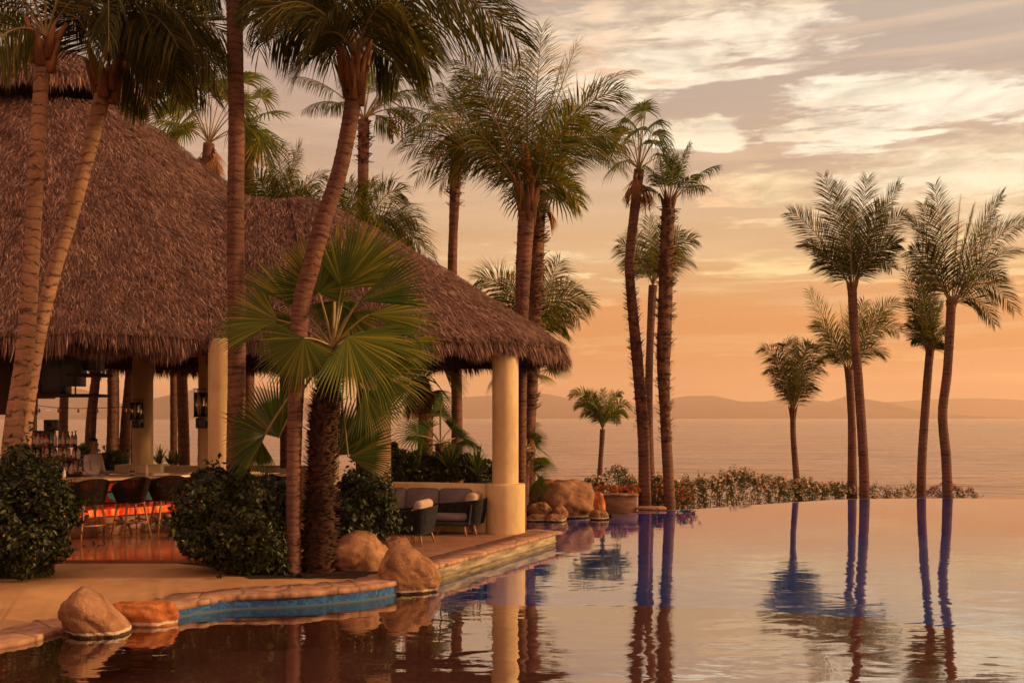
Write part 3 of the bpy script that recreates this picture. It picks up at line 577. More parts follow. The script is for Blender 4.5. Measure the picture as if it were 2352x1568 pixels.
# columns
def column(c,z0,z1,r,base_r=None,base_h=.97,label=None):
    mb=MB(); 
    pr=[(r,z1),(r,z0+(base_h if base_r else 0))]
    if base_r: 
        zb=z0+base_h; pr=[(r,z1),(r,zb+.012),(r+.004,zb),(base_r-.02,zb-.002),(base_r-.006,zb-.008),(base_r,zb-.025),(base_r,z0)]
    mb.lathe(pr[::-1],(c[0],c[1],0),48); o=rel(mb,'column',M['stucco'],smooth=False)
    for p in o.data.polygons: p.use_smooth=abs(p.normal.z)<.5
    return o
c1=column((-.13,19.45),.24,3.98,.256,.385); c1['label']='near corner column with a stout round base'
column(((868-CX)/F*19.6,19.6),.24,4.0,.256,.30)
column(((513-CX)/F*18.5,18.5),.24,3.95,.275)
column(((483-CX)/F*23.5,23.5),.24,4.3,.27)
column(((328-CX)/F*27.,27.),.24,4.2,.27)
column(((60-CX)/F*27.,27.),.24,4.2,.27); column((-14.5,18.6),.24,3.95,.27); column((-4.6,25.),.24,4.2,.25)
# tie beams
def beam(a,b,z,w=.2,h=.28,mat='wood_dark'):
    a=np.array(a,float);b=np.array(b,float); d=b-a; mb=MB(); mb.box(((a+b)/2)[0:1].tolist()+((a+b)/2)[1:2].tolist()+[z],(np.linalg.norm(d),w,h),math.atan2(d[1],d[0]),bev=.015); return rel(mb,'beam',M[mat])
C2=((328-CX)/F*27.,27.); C3=((483-CX)/F*23.5,23.5); C4=((513-CX)/F*18.5,18.5); C0=((60-CX)/F*27.,27.)
beam(C2,C3,4.12,mat='wood'); beam(C0,C2,4.12); beam(C3,C4,3.85); beam((-14.5,18.65),C4,3.8); beam(C4,((868-CX)/F*19.6,19.6),3.85); beam(((868-CX)/F*19.6,19.6),(-.13,19.45),3.85); beam((-15,22),(-5.7,22.2),4.34); beam((-15,20.2),(-6,20.4),4.36)
for x in (-13,-11,-9,-7.5): beam((x,19.6),(x,26.2),4.5,.14,.16)
# low walls
def lowwall(a,b,z0=.24,z1=1.2,w=.24):
    a=np.array(a,float);b=np.array(b,float); d=b-a; mb=MB(); c=(a+b)/2; mb.box((c[0],c[1],(z0+z1)/2),(np.linalg.norm(d),w,z1-z0),math.atan2(d[1],d[0]),bev=.02); return rel(mb,'low_wall',M['stucco'])
lowwall((-.42,19.5),((868-CX)/F*19.6+.2,20.02)); lowwall(C2,(-4.9,27.2),z1=1.19); lowwall((-20,27.),C2,z1=1.05); mb=MB(); mb.box((C2[0],C2[1]-.02,.74),(1.25,.7,.97),bev=.02); rel(mb,'column_base',M['stucco'])
lowwall((-6.6,25.3),(-4.8,25.2),z1=1.2)
# ------------------------------------------------------------------ bar
A0=np.array([-8.4,18.4]); ubar=np.array([.7071,.7071]); nbar=np.array([-.7071,.7071]); RB_=R(45)
bar=empty('bar_counter',(*(A0+ubar*1.4+nbar*.35),.25),RB_); tag(bar,'long bar counter with pale stone top and red glowing mosaic front','bar')
BL=5.6
mb=MB(); mb.box((0.,0.,1.06),(BL,.82,.05),bev=.012); mb.build('countertop',M['counter'],bar)
mb=MB(); mb.box((0.,0.02,.70),(BL-.2,.56,.67)); mb.build('front_panel',M['mosaic'],bar)
mb=MB(); mb.box((0.,-.02,.17),(BL-.1,.72,.34),bev=.01); mb.box((0,-.4,.10),(BL-.1,.10,.2),bev=.01); mb.build('plinth',M['plinth'],bar)
mb=MB(); mb.box((0.,-.275,.42),(BL-.25,.02,.13)); mb.build('light_strip',M['strip'],bar)
mb=MB(); mb.box((0.,-.30,.60),(BL-.2,.03,.03)); mb.box((0.,-.30,.82),(BL-.2,.03,.03)); mb.box((0.,-.30,1.02),(BL-.2,.04,.035))
for x in np.linspace(-BL/2+.15,BL/2-.15,12): mb.box((x,-.302,.76),(.03,.034,.5))
mb.build('frame',M['wood_dark'],bar)
# second counter edge (return) behind, running right
b2=empty('service_counter',(-7.2,22.9,.25),R(2)); tag(b2,'low service counter with a dark edge behind the bar, under the back wall','counter')
mb=MB(); mb.box((0,0,.93),(4.4,.7,.05),bev=.01); mb.build('countertop',M['counter'],b2); mb=MB(); mb.box((0,.02,.45),(4.2,.6,.9),bev=.01); mb.build('cabinet',M['wood_dark'],b2)
# stool
def cords(mb,bot,top,r=.006):
    for a,b in zip(bot,top): mb.tube([a,(a+b)/2,b],r,4,cap=False)
def make_stool():
    root=empty('bar_stool'); 
    seat=MB(); seat.lathe([(.0,.67),(.2,.665),(.235,.69),(.24,.73),(.22,.755),(.0,.765)],(0,0,0),20); seat.build('seat',M['cord_dark'],root,True)
    # local +y faces the bar; backrest towards -y
    a=np.linspace(-R(205),R(25),64); bot=np.stack([.235*np.cos(a),.225*np.sin(a),np.full(64,.63)],1); hgt=.86+.23*np.clip((-np.sin(a)+.35)/1.35,0,1)**.8
    top=np.stack([.325*np.cos(a),.315*np.sin(a),hgt],1); sh=MB(); cords(sh,bot,top,.0095)
    mid=.5*(bot+top); mid2=bot*.82+top*.18
    for q in (mid2,): sh.tube(q,.012,5)
    sh.build('backrest',M['cord_dark'],root,True)
    fr=MB(); fr.tube(top,.014,6); fr.tube(np.vstack([bot,bot[:1]]),.014,6); fr.build('rail',M['cord_dark'],root,True)
    ap=MB(); ap.box((0,0,.615),(.36,.36,.035),bev=.008); ap.build('seat_frame',M['wood'],root)
    for sx in (-1,1):
        for sy in (-1,1):
            l=MB(); l.tube([(sx*.155,sy*.155,.62),(sx*.20,sy*.20,.3),(sx*.245,sy*.245,0)],[.022,.019,.014],6); l.build('leg',M['wood'],root,True)
    f=MB(); q=.212
    f.box((0,-q,.26),(2*q,.022,.03)); f.box((0,q,.26),(2*q,.022,.03)); f.box((q,0,.30),(.022,2*q,.03)); f.box((-q,0,.30),(.022,2*q,.03)); f.build('footrest',M['wood'],root)
    return root
st0=make_stool()
labs=['woven bar stool nearest the left bush, partly hidden by its leaves','middle woven bar stool standing in the open before the glowing bar','woven bar stool beside the right bush, its legs in the clear','woven bar stool mostly hidden behind the leaves of the right bush']
for k,(x,y) in enumerate([(-7.80,18.36),(-7.24,18.92),(-6.74,19.42),(-6.25,19.95)]):
    o=st0 if k==0 else copy_tree(st0); o.location=(x,y,.25); o.rotation_euler.z=RB_+random.uniform(-.12,.12); tag(o,labs[k],'bar stool','bar stools along the counter'); o.scale=(1.06,1.06,1.03)
# bottles
def bottle(kind):
    root=empty('bottle'); b=MB(); prof={0:[(0,0),(.037,.0),(.038,.02),(.038,.19),(.03,.225),(.014,.25),(.013,.31),(.016,.315),(0,.318)],1:[(0,0),(.044,0),(.045,.02),(.045,.15),(.035,.19),(.014,.205),(.014,.26),(.018,.265),(0,.27)],2:[(0,0),(.03,0),(.032,.02),(.032,.22),(.013,.27),(.012,.33),(.015,.335),(0,.34)]}[kind]
    b.lathe(prof,(0,0,0),12); return root,b
protos=[]
for kind,mt in ((0,'b_dark'),(1,'b_amber'),(2,'b_dark'),(0,'b_red'),(1,'b_clear'),(2,'b_amber'),(0,'b_clear')):
    r_,b=bottle(kind); b.build('body',M[mt],r_,True); l=MB(); rr=[.0385,.0455,.0325][kind]; l.lathe([(rr,.05),(rr,.14)],(0,0,0),12); l.build('bottle_label',M['b_label'],r_,True)
    c=MB(); zt_=[.318,.27,.34][kind]; c.lathe([(.016,zt_-.03),(.0165,zt_+.006),(0,zt_+.008)],(0,0,0),8); c.build('cap',M['black'],r_,True); protos.append(r_)
shelf=empty('bottle_shelf',(-10.0,21.3,.25),R(8)); tag(shelf,'stepped dark back bar shelf crowded with bottles, behind the left bush','shelf')
s_=MB(); s_.box((0,0,.5),(1.9,.6,1.0),bev=.01); s_.build('cabinet',M['wood_dark'],shelf)
for z,y in ((1.03,0),(1.34,.08),(1.62,.16)):
    s_=MB(); s_.box((0,y,z),(1.5 if z<1.6 else 1.3,.34,.03),bev=.004); s_.build('board',M['black'],shelf)
for x in (-.73,0,.6):
    s_=MB(); s_.box((x,.14,1.32),(.03,.24,.60)); s_.build('upright',M['black'],shelf)
def on_shelf(x,y,z): c,s=math.cos(R(8)),math.sin(R(8)); return (-10+x*c-y*s,21.3+x*s+y*c,.25+z)
used=set(); spots=[]
for z,y,x0,x1,n in ((1.045,-.09,-.8,.75,18),(1.355,.02,-.68,.68,16),(1.635,.12,-.58,.60,15)):
    for k in range(n): spots.append((x0+(x1-x0)*k/(n-1)+random.uniform(-.01,.01),y+random.uniform(-.03,.03),z))
desc={0:'dark bottle',1:'squat amber bottle',2:'tall dark bottle',3:'red bottle',4:'squat pale bottle',5:'tall amber bottle',6:'pale bottle'}
for i,(x,y,z) in enumerate(spots):
    k=random.choice([0,0,2,1,3,4,5,6,2]); row='lowest' if z<1.2 else ('middle' if z<1.5 else 'top')
    o=protos[k] if k not in used else copy_tree(protos[k]); used.add(k)
    o.location=on_shelf(x,y,z); s=random.uniform(.85,1.15); o.scale=(s,s,s*random.uniform(.9,1.1)); tag(o,desc[k]+' among others on the '+row+' board of the back bar','bottle','bottles on the '+row+' board, '+desc[k])
for k in range(7):
    if k not in used: protos[k].location=on_shelf(-.3+k*.1,-.2,1.045); tag(protos[k],desc[k]+' in front on the back bar','bottle','bottles in front on the back bar')
# bottles and glasses on the counter's left end
cz=.25+1.085
for i,(t_,n_,k) in enumerate([(-.05,.45,4),(.10,.50,6),(.22,.42,5),(.32,.55,4)]):
    o=copy_tree(protos[k]); p=A0+ubar*t_+nbar*n_; o.location=(*p,cz); tag(o,['squat pale bottle first on the counter end beside the shelf','pale bottle second on the counter end near the bartender','tall amber bottle among pale ones on the counter end','squat pale bottle closest to the bartender on the counter'][i],'bottle')
gl=empty('drinking_glass',(*(A0+ubar*1.55+nbar*.3),cz)); g=MB(); g.lathe([(0,.004),(.032,.004),(.04,.11),(.037,.11),(.03,.012),(0,.012)],(0,0,0),16); g.build('bowl',M['clear'],gl,True); tag(gl,'clear tumbler standing on the counter before the bartender','glass')
g=MB(); g.lathe([(0,.013),(.029,.013),(.034,.06),(0,.062)],(0,0,0),16); g.build('drink',M['b_clear'],gl,True)
cb=empty('soda_bottle',(*(A0+ubar*1.85+nbar*.3),cz)); g=MB(); g.lathe([(0,0),(.026,0),(.027,.02),(.027,.15),(.012,.2),(.011,.25),(0,.252)],(0,0,0),14); g.build('body',M['b_clear'],cb,True); g=MB(); g.lathe([(.013,.235),(.0135,.26),(0,.262)],(0,0,0),10); g.build('cap',M['b_label'],cb,True); tag(cb,'slim pale bottle standing alone on the counter by the tumbler','bottle')
# coffee machine / stacked crates silhouette on back bar
sp=empty('speaker_tower',(*on_shelf(-.12,.35,1.0)[:2],1.25)); 
m_=MB(); m_.box((0,0,.48),(.44,.2,.96),bev=.02); m_.build('cabinet',M['black'],sp); m_=MB(); m_.box((.16,0,1.08),(.26,.2,.24),bev=.02); m_.build('upper_cabinet',M['black'],sp); m_=MB(); m_.lathe([(0,0),(.05,0),(.06,.01)],(0,0,0),16); 
o=m_.build('grille',M['cord'],sp); o.location=(.16,-.105,1.08); o.rotation_euler=(R(90),0,0); tag(sp,'black stepped cabinet rising above the bottles against the sea','cabinet')
# hanging rack and overhead cabinet
hr=empty('hanging_rack',(-9.0,20.2,2.95)); tag(hr,'black hanging bar rack with boards and rods above the bottles','rack')
def pbox(name,x0,x1,y0,y1,Y,dep,mat,parent,org):
    p=at(x0,y1,Y); q=at(x1,y0,Y); mb=MB(); mb.box(((p[0]+q[0])/2-org[0],Y+dep/2-org[1],(p[2]+q[2])/2-org[2]),(abs(q[0]-p[0]),dep,abs(q[2]-p[2])),bev=.008); return mb.build(name,mat,parent)
H0=(-9.0,20.2,2.95)
pbox('board',78,219,904,911,20.2,.7,M['wood_dark'],hr,H0); pbox('board',150,232,857,864,20.2,.6,M['wood_dark'],hr,H0)
pbox('box',97,140,792,903,20.3,.5,M['black'],hr,H0); pbox('box',140,174,792,886,20.3,.5,M['black'],hr,H0); pbox('rod',171,174,862,905,20.3,.03,M['black'],hr,H0); pbox('rod',225,228,780,858,20.3,.03,M['black'],hr,H0); pbox('rod',180,183,780,858,20.3,.03,M['black'],hr,H0); pbox('box',190,222,800,850,20.5,.4,M['black'],hr,H0)
pbox('rod',82,85,780,905,20.3,.03,M['black'],hr,H0)
oc=empty('overhead_cabinet',(-11.4,20.6,2.6)); tag(oc,'black cabinet hung under the roof behind the two leaning trunks','cabinet'); O0=(-11.4,20.6,2.6)
pbox('body',-260,45,782,952,20.6,.8,M['black'],oc,O0); pbox('side_unit',46,92,782,914,20.7,.7,M['black'],oc,O0); pbox('door',-250,40,800,945,20.57,.02,M['wood_dark'],oc,O0)
# lanterns
def lantern(px,py0,py1,Y,label,half=14):
    c=at(px,(py0+py1)/2,Y); top=at(px,py0,Y)[2]; bot=at(px,py1,Y)[2]; h=top-bot; w=half*2/F*Y; root=empty('wall_lantern',(c[0],c[1],bot)); tag(root,label,'lantern')
    f=MB(); f.box((0,0,h),(w,w,.015)); f.box((0,0,h-.09),(w*.95,w*.95,.012)); f.box((0,0,.27*h+.04),(w,w,.03))
    for sx in (-1,1):
        for sy in (-1,1): f.box((sx*w*.44,sy*w*.44,h*.66),(.012,.012,h*.68))
    f.box((0,0,h*.62),(.012,.012,h*.7)); f.build('frame',M['black'],root)
    g=MB()
    for k in range(4):
        a=k*math.pi/2; g.box((math.cos(a)*w*.42,math.sin(a)*w*.42,h*.60),(.006,w*.82,h*.60),a)
    g.build('glass',M['glass'],root)
    b=MB(); b.box((0,0,.15*h),(w*.7,w*.7,.26*h),bev=.01); b.box((w*.35,0.06,.12*h),(w*.5,.05,.16*h)); b.build('base',M['black'],root)
    cn=MB(); cn.lathe([(0,.30*h),(.03,.30*h),(.03,.44*h),(0,.445*h)],(0,0,0),12); cn.build('candle',M['b_label'],root)
    return root
lantern(462,893,985,22.9,'taller glass wall lantern on the stout columns beside the tall trunk',14); lantern(314,917,984,26.5,'small glass wall lantern on the far column by the bartender',12)
# string lights
sg=empty('string_lights',at(200,935,28.2)); w_=MB(); pts=spline([at(60,928,28.2),at(150,937,28.2),at(250,936,28.2),at(305,933,28.2)],40)-at(200,935,28.2); w_.tube(pts,.009,4); w_.build('wire',M['black'],sg)
for px in (134,224,309-20,265,180,90):
    p=at(px,937,28.2)-at(200,935,28.2); b=MB(); b.lathe([(0,-.13),(.03,-.11),(.035,-.07),(.018,-.03),(.018,.0),(0,.0)],p,10); b.build('bulb',M['b_amber'],sg,True)
tag(sg,'dark string of unlit bulbs hanging across the sea view behind the bar','string lights')
# ------------------------------------------------------------------ bartender
def skin_obj(name,verts,edges,rad,mat,parent,sub=2):
    me=bpy.data.meshes.new(name); me.from_pydata([tuple(v) for v in verts],edges,[]); me.materials.append(mat); o=bpy.data.objects.new(name,me); COL.objects.link(o); o.parent=parent
    o.modifiers.new('Skin','SKIN'); 
    if not me.skin_vertices: return o
    for i,r_ in enumerate(rad):
        r2=r_ if hasattr(r_,'__len__') else (r_,r_); me.skin_vertices[0].data[i].radius=r2
    me.skin_vertices[0].data[0].use_root=True
    s=o.modifiers.new('Sub','SUBSURF'); s.levels=sub; s.render_levels=sub
    for m_ in o.modifiers: 
        if m_.type=='SKIN': m_.use_smooth_shade=True
    return o
def bartender():
    X,Y=at(214,1100,20.75)[:2]; root=empty('person',(X,Y,.25),R(72)); root.scale=(1.03,)*3   # faces local -y rotated towards the right
    tag(root,'bartender in a pale long-sleeved shirt with short dark hair, looking right behind the bar','person')
    V=[];E=[];Rd=[]
    def ch(pts,rads,start=None):
        p=start
        for q,r_ in zip(pts,rads):
            V.append(q);Rd.append(r_);i=len(V)-1
            if p is not None:E.append((p,i))
            p=i
        return p
    ch([(0,0,.95)],[(.15,.11)]); pel=0
    chest=ch([(0,0,1.10),(0,.0,1.25),(0,.005,1.38)],[(.135,.10),(.155,.11),(.12,.09)],pel)
    neck=ch([(0,.0,1.46),(0,-.01,1.52)],[.055,.052],chest)
    ch([(0,-.02,1.58),(0,-.02,1.66),(0,-.01,1.72)],[(.066,.075),(.075,.092),(.055,.07)],neck)
    hands=[]
    for s in (-1,1):
        a=ch([(s*.17,.0,1.38),(s*.20,-.02,1.22),(s*.215,-.05,1.08),(s*.17,-.20,1.06),(s*.13,-.32,1.08)],[.055,.05,.04,.034,.024],chest)
        palm=ch([(s*.125,-.36,1.085),(s*.12,-.40,1.085)],[(.035,.016),(.036,.015)],a); hands.append(palm)
        for k,(dx,L) in enumerate(((-.027,.068),(-.009,.078),(.009,.074),(.027,.06))):
            ch([(s*.12+dx,-.44,1.085),(s*.12+dx*1.1,-.44-L*.5,1.078),(s*.12+dx*1.15,-.44-L,1.058)],[.0085,.008,.0065],palm)
        ch([(s*.12-s*.04,-.385,1.082),(s*.12-s*.055,-.415,1.075),(s*.12-s*.058,-.44,1.066)],[.010,.009,.007],a)
        ch([(s*.095,0,.86),(s*.10,-.01,.52),(s*.10,.01,.12),(s*.10,-.02,.05),(s*.10,-.13,.035)],[.095,.062,.045,.042,.034],pel)
    skin_obj('body',V,E,Rd,M['skin'],root)
    # shirt over torso and arms
    V=[];E=[];Rd=[]
    ch([(0,0,.90)],[(.165,.125)]); c=ch([(0,0,1.06),(0,0,1.22),(0,.003,1.36)],[(.155,.12),(.178,.13),(.14,.108)],0); ch([(0,-.003,1.45)],[.067],c)
    for s in (-1,1): ch([(s*.175,.0,1.385),(s*.212,-.015,1.22),(s*.228,-.05,1.075),(s*.18,-.19,1.055),(s*.14,-.29,1.07)],[.07,.064,.055,.046,.036],c)
    skin_obj('shirt',V,E,Rd,M['shirt'],root)
    V=[];E=[];Rd=[]
    ch([(0,0,.93)],[(.155,.115)])
    for s in (-1,1): ch([(s*.095,0,.84),(s*.10,-.01,.52),(s*.10,.01,.12)],[.105,.075,.06],0)
    skin_obj('trousers',V,E,Rd,M['trouser'],root)
    import bmesh
    def ell(name,c,r,mat,cut=None,n=2):
        bm=bmesh.new(); bmesh.ops.create_icosphere(bm,subdivisions=3,radius=1)
        for v in bm.verts:
            nn=1+.06*mnoise.noise(v.co*4); v.co=Vector((v.co.x*r[0]*nn,v.co.y*r[1]*nn,v.co.z*r[2]*nn))+Vector(c)
        if cut: bmesh.ops.delete(bm,geom=[v for v in bm.verts if cut(v.co)],context='VERTS')
        me=bpy.data.meshes.new(name); bm.to_mesh(me); bm.free(); me.materials.append(mat)
        for p in me.polygons: p.use_smooth=True
        o=bpy.data.objects.new(name,me); COL.objects.link(o); o.parent=root; return o
    ell('hair',(0,.012,1.69),(.096,.115,.092),M['hair'],lambda c:(c.y<-.055 and c.z<1.715) or c.z<1.60)
    for s in (-1,1): ell('ear',(s*.083,-.005,1.635),(.012,.022,.032),M['skin']); ell('eye',(s*.032,-.098,1.648),(.013,.009,.009),M['hair'])
    ell('nose',(0,-.112,1.622),(.013,.02,.024),M['skin']); ell('mouth',(0,-.097,1.585),(.024,.008,.007),M['b_red'])
bartender()
# ------------------------------------------------------------------ lounge furniture
def armchair(w=.80,d=.72,h=.64,labelled=True):
    """faces local -x; back at +x"""
    root=empty('armchair'); n=78
    # U path: front end of near arm -> back -> front end of far arm
    hw=w/2; hd=d/2; rc=.14
    path=[]
    for x in np.linspace(-hd,hd-rc,26): path.append((x,-hw))
    for a in np.linspace(-90,0,8)[1:]: path.append((hd-rc+rc*math.cos(R(a)),-hw+rc+rc*math.sin(R(a))))
    for y in np.linspace(-hw+rc,hw-rc,24)[1:]: path.append((hd,y))
    for a in np.linspace(0,90,8)[1:]: path.append((hd-rc+rc*math.cos(R(a)),hw-rc+rc*math.sin(R(a))))
    for x in np.linspace(hd-rc,-hd,26)[1:]: path.append((x,hw))
    P=np.array(path); P3,_=resample(np.c_[P,np.zeros(len(P))],120); xx=P3[:,0]
    top=np.c_[P3[:,:2]*1.07,np.interp(xx,[-hd,hd*.4,hd],[h*.86,h*.95,h])]; bot=np.c_[P3[:,:2]*np.array([.9,.9]),np.full(len(P3),.20)]
    s=MB()
    for i,(a,b) in enumerate(zip(bot,top)):
        m_=a*.62+b*.38; s.tube([a,m_,b],.0105 if i%6 else .0085,4,cap=False)
    # dense lower band, as woven
    lo=bot*.97; mid=bot*.45+top*.55; s.grid(np.stack([bot,bot*.6+top*.4]))
    s.build('woven_shell',M['cord'],root)
    f=MB(); f.tube(top,.016,6); f.tube(bot,.016,6); f.build('rail',M['cord'],root,True)
    c=MB(); c.box((-.03,0,.33),(d*.86,w*.86,.15),bev=.045); c.build('seat_cushion',M['cushion_grey'],root,True)
    c=MB(); c.box((0,0,0),(.17,w*.80,.42),bev=.07); o=c.build('back_cushion',M['cushion'],root,True); o.location=(hd-.17,0,.56); o.rotation_euler=(0,R(14),0)
    b=MB(); b.box((0,0,.22),(d*.84,w*.84,.05)); b.build('seat_frame',M['cord'],root)
    for sx in (-1,1):
        for sy in (-1,1):
            l=MB(); l.tube([(sx*hd*.68,sy*hw*.72,.22),(sx*hd*.84,sy*hw*.86,0)],[.026,.018],8); l.build('leg',M['wood'],root,True)
    return root
ch1=armchair(); ch1.location=(*gd(945,1250,.262)[:2],.262); ch1.rotation_euler.z=R(-14); p=gd(947,1247,.262)
ch1.location=(p[0],p[1],.262); ch1.scale=(.98,.98,1.02)
tag(ch1,'charcoal woven armchair with tan cushion, nearest the boulders','armchair','woven armchairs on the patio')
ch2=copy_tree(ch1); p=gd(1058,1224,.262); ch2.location=(p[0],p[1]+.1,.262); ch2.rotation_euler.z=R(-12); ch2.scale=(1.28,1.0,1.04); tag(ch2,'charcoal woven armchair with tan cushion, beside the stout column base','armchair','woven armchairs on the patio')
def sofa():
    root=empty('sofa',((975-CX)/F*19.2-.1,19.3,.26),R(-9)); tag(root,'dark woven sofa with grey back cushions along the low wall','sofa'); W=2.1
    m_=MB(); 
    xs=np.linspace(-W/2,W/2,110)
    for x in xs: m_.tube([(x,.36,.2),(x,.40,.40),(x,.43,.62)],.011,4,cap=False)
    for sx in (-1,1):
        for y in np.linspace(-.36,.36,34): m_.tube([(sx*W/2*.98,y,.2),(sx*W/2*1.03,y,.58)],.011,4,cap=False)
    m_.build('woven_shell',M['cord'],root)
    b=MB(); b.box((0,0,.23),(W,.72,.08),bev=.02); b.tube([(-W/2*1.03,-.38,.58),(-W/2*1.03,.42,.6),(W/2*1.03,.42,.6),(W/2*1.03,-.38,.58)],.018,6); b.build('frame',M['cord'],root)
    for x in (-.5,.5): b=MB(); b.box((x*W*.48*2*.5,-.03,.35),(W*.47,.66,.15),bev=.05); b.build('seat_cushion',M['cushion_grey'],root,True)
    for x in (-.66,0,.66):
        b=MB(); b.box((0,0,0),(.66,.19,.46),bev=.085); o=b.build('back_cushion',M['cushion_grey'],root,True); o.location=(x,.24,.63); o.rotation_euler=(R(-12),0,R(random.uniform(-4,4)))
    for sx in (-1,1):
        for sy in (-1,1): l=MB(); l.tube([(sx*W*.44,sy*.28,.22),(sx*W*.47,sy*.33,0)],[.026,.018],8); l.build('leg',M['wood'],root,True)
sofa()
tb=empty('coffee_table',(*gd(905,1262,.26)[:2],.26),R(10)); tb.location=(at(915,1170,17.9)[0],17.9,.26); tag(tb,'small square wooden table between the near armchair and the sofa','table')
m_=MB(); m_.box((0,0,.50),(.62,.62,.04),bev=.01); m_.build('tabletop',M['counter'],tb)
for sx in (-1,1):
    for sy in (-1,1): m_=MB(); m_.tube([(sx*.25,sy*.25,.48),(sx*.27,sy*.27,0)],[.024,.018],6); m_.build('leg',M['wood'],tb)
# ------------------------------------------------------------------ boulders
def boulder(name_label,px0,px1,py0,py1,Y,seed,mat='rock',depth=1.,shape=None,zb=None,tilt=0,pw=1.0):
    import bmesh
    w=(px1-px0)/F*Y; zt=at(0,py0,Y)[2]; zb=at(0,py1,Y)[2]-.12 if zb is None else zb; h=zt-zb; cx=at((px0+px1)/2,0,Y)[0]
    bm=bmesh.new(); bmesh.ops.create_icosphere(bm,subdivisions=5,radius=1)
    for v in bm.verts:
        c=v.co.copy(); s_=Vector((seed*7.1,seed*3.3,seed)); n=.24*mnoise.noise(c*1.1+s_)+.06*(abs(mnoise.noise(c*2.1+s_*2))-.2)*2+.085*mnoise.noise(c*2.6+s_)+.035*mnoise.noise(c*6+s_)+.012*mnoise.noise(c*15+s_)
        # facets
        k=1+n; p=max(abs(c.x)**2.5+abs(c.y)**2.5+abs(c.z)**2.5,1e-6)**(-1/2.5); c=c*k*(.45+.55*p)
        if shape: c=shape(c)
        v.co=c
    lo=[min(v.co[i] for v in bm.verts) for i in range(3)]; hi=[max(v.co[i] for v in bm.verts) for i in range(3)]
    for v in bm.verts:
        q=[(v.co[i]-lo[i])/(hi[i]-lo[i])*2-1 for i in range(3)]; v.co=Vector((q[0]*w/2,q[1]*w/2*depth,q[2]*h/2))
    me=bpy.data.meshes.new('boulder'); bm.to_mesh(me); bm.free(); me.materials.append(M[mat])
    for p in me.polygons: p.use_smooth=True
    o=bpy.data.objects.new('boulder',me); COL.objects.link(o); o.location=(cx,Y+w*.5*depth*.6,(zt+zb)/2); o.rotation_euler=(0,tilt,0); tag(o,name_label,'boulder','boulders along the pool edge'); return o
boulder('big tan boulder beside the fan palm, behind the stone at the water',722,890,1219,1338,15.0,2,depth=.8)
boulder('tan boulder with its foot in the pool, at the corner of the patio',862,1010,1256,1372,14.15,5,depth=.9,shape=lambda c:Vector((c.x,c.y,c.z*(1-.22*max(c.x,0))-.10*c.x)))
boulder('small flat boulder tucked behind the pair by the near armchair',872,945,1233,1290,15.5,9,depth=.8)
boulder('tall leaning tan boulder standing in the shallow water on the deck side',120,292,1352,1478,11.35,3,depth=.75,shape=lambda c:Vector((c.x*.96-.34*c.z,c.y,c.z-.50*max(c.x-.05,0)+.06)))
boulder('low orange boulder in the water beside the leaning one',236,404,1388,1458,11.95,6,'rock_orange',depth=.55,shape=lambda c:Vector((c.x,c.y,min(c.z,.75))))
boulder('largest rounded boulder across the pool next to the brick planter',1212,1368,1102,1200,24.7,4,depth=.8,shape=lambda c:Vector((c.x,c.y,c.z-(.42*max(-c.x-.1,0)))))
boulder('small round boulder in front of the large one across the pool, by the column',1211,1270,1154,1196,24.2,8,depth=.8)
boulder('tiny boulder at the foot of the large one across the pool',1268,1306,1160,1193,24.1,10,depth=.8)
boulder('flat pale stone in the water at the right foot of the large boulder',1353,1400,1170,1196,24.3,12,depth=.8)
boulder('orange boulder between the large one and the brick planter',1352,1392,1128,1184,25.4,7,'rock_orange',depth=.8)
boulder('low flat stone at the waterline before the small round boulder',1205,1262,1180,1196,23.9,14,depth=.7); boulder('low flat stone at the waterline, right of the small round boulder',1252,1302,1180,1196,23.8,15,depth=.7)
boulder('reddish boulder peeping over the large one, under the spiky plant',1225,1310,1100,1150,26.5,16,'rock_orange',depth=.8)
# brick planter
pl=empty('brick_planter',(*gd(1425,1180,0)[:2],0)); tag(pl,'low brown planter wall between the boulders and the palm trunks','planter')
m_=MB(); a=at(1383,1175,26.7); b=at(1464,1175,26.7); m_.box(((a[0]+b[0])/2-pl.location.x,26.95-pl.location.y,.14),(b[0]-a[0],.3,.50),bev=.01); m_.build('wall',noisy('planter_stone',(.16,.075,.05),(.26,.13,.085),3,.8,.01,(1,1,3)),pl)
m_=MB(); m_.box(((a[0]+b[0])/2-pl.location.x,26.93-pl.location.y,.415),(b[0]-a[0]+.08,.4,.06),bev=.015); m_.build('cap_stone',M['coping'],pl)
m_=MB(); m_.box((at(1495,0,26.9)[0]-pl.location.x,26.95-pl.location.y,.05),(.8,.4,.07),bev=.015); m_.build('step_stone',M['coping'],pl)
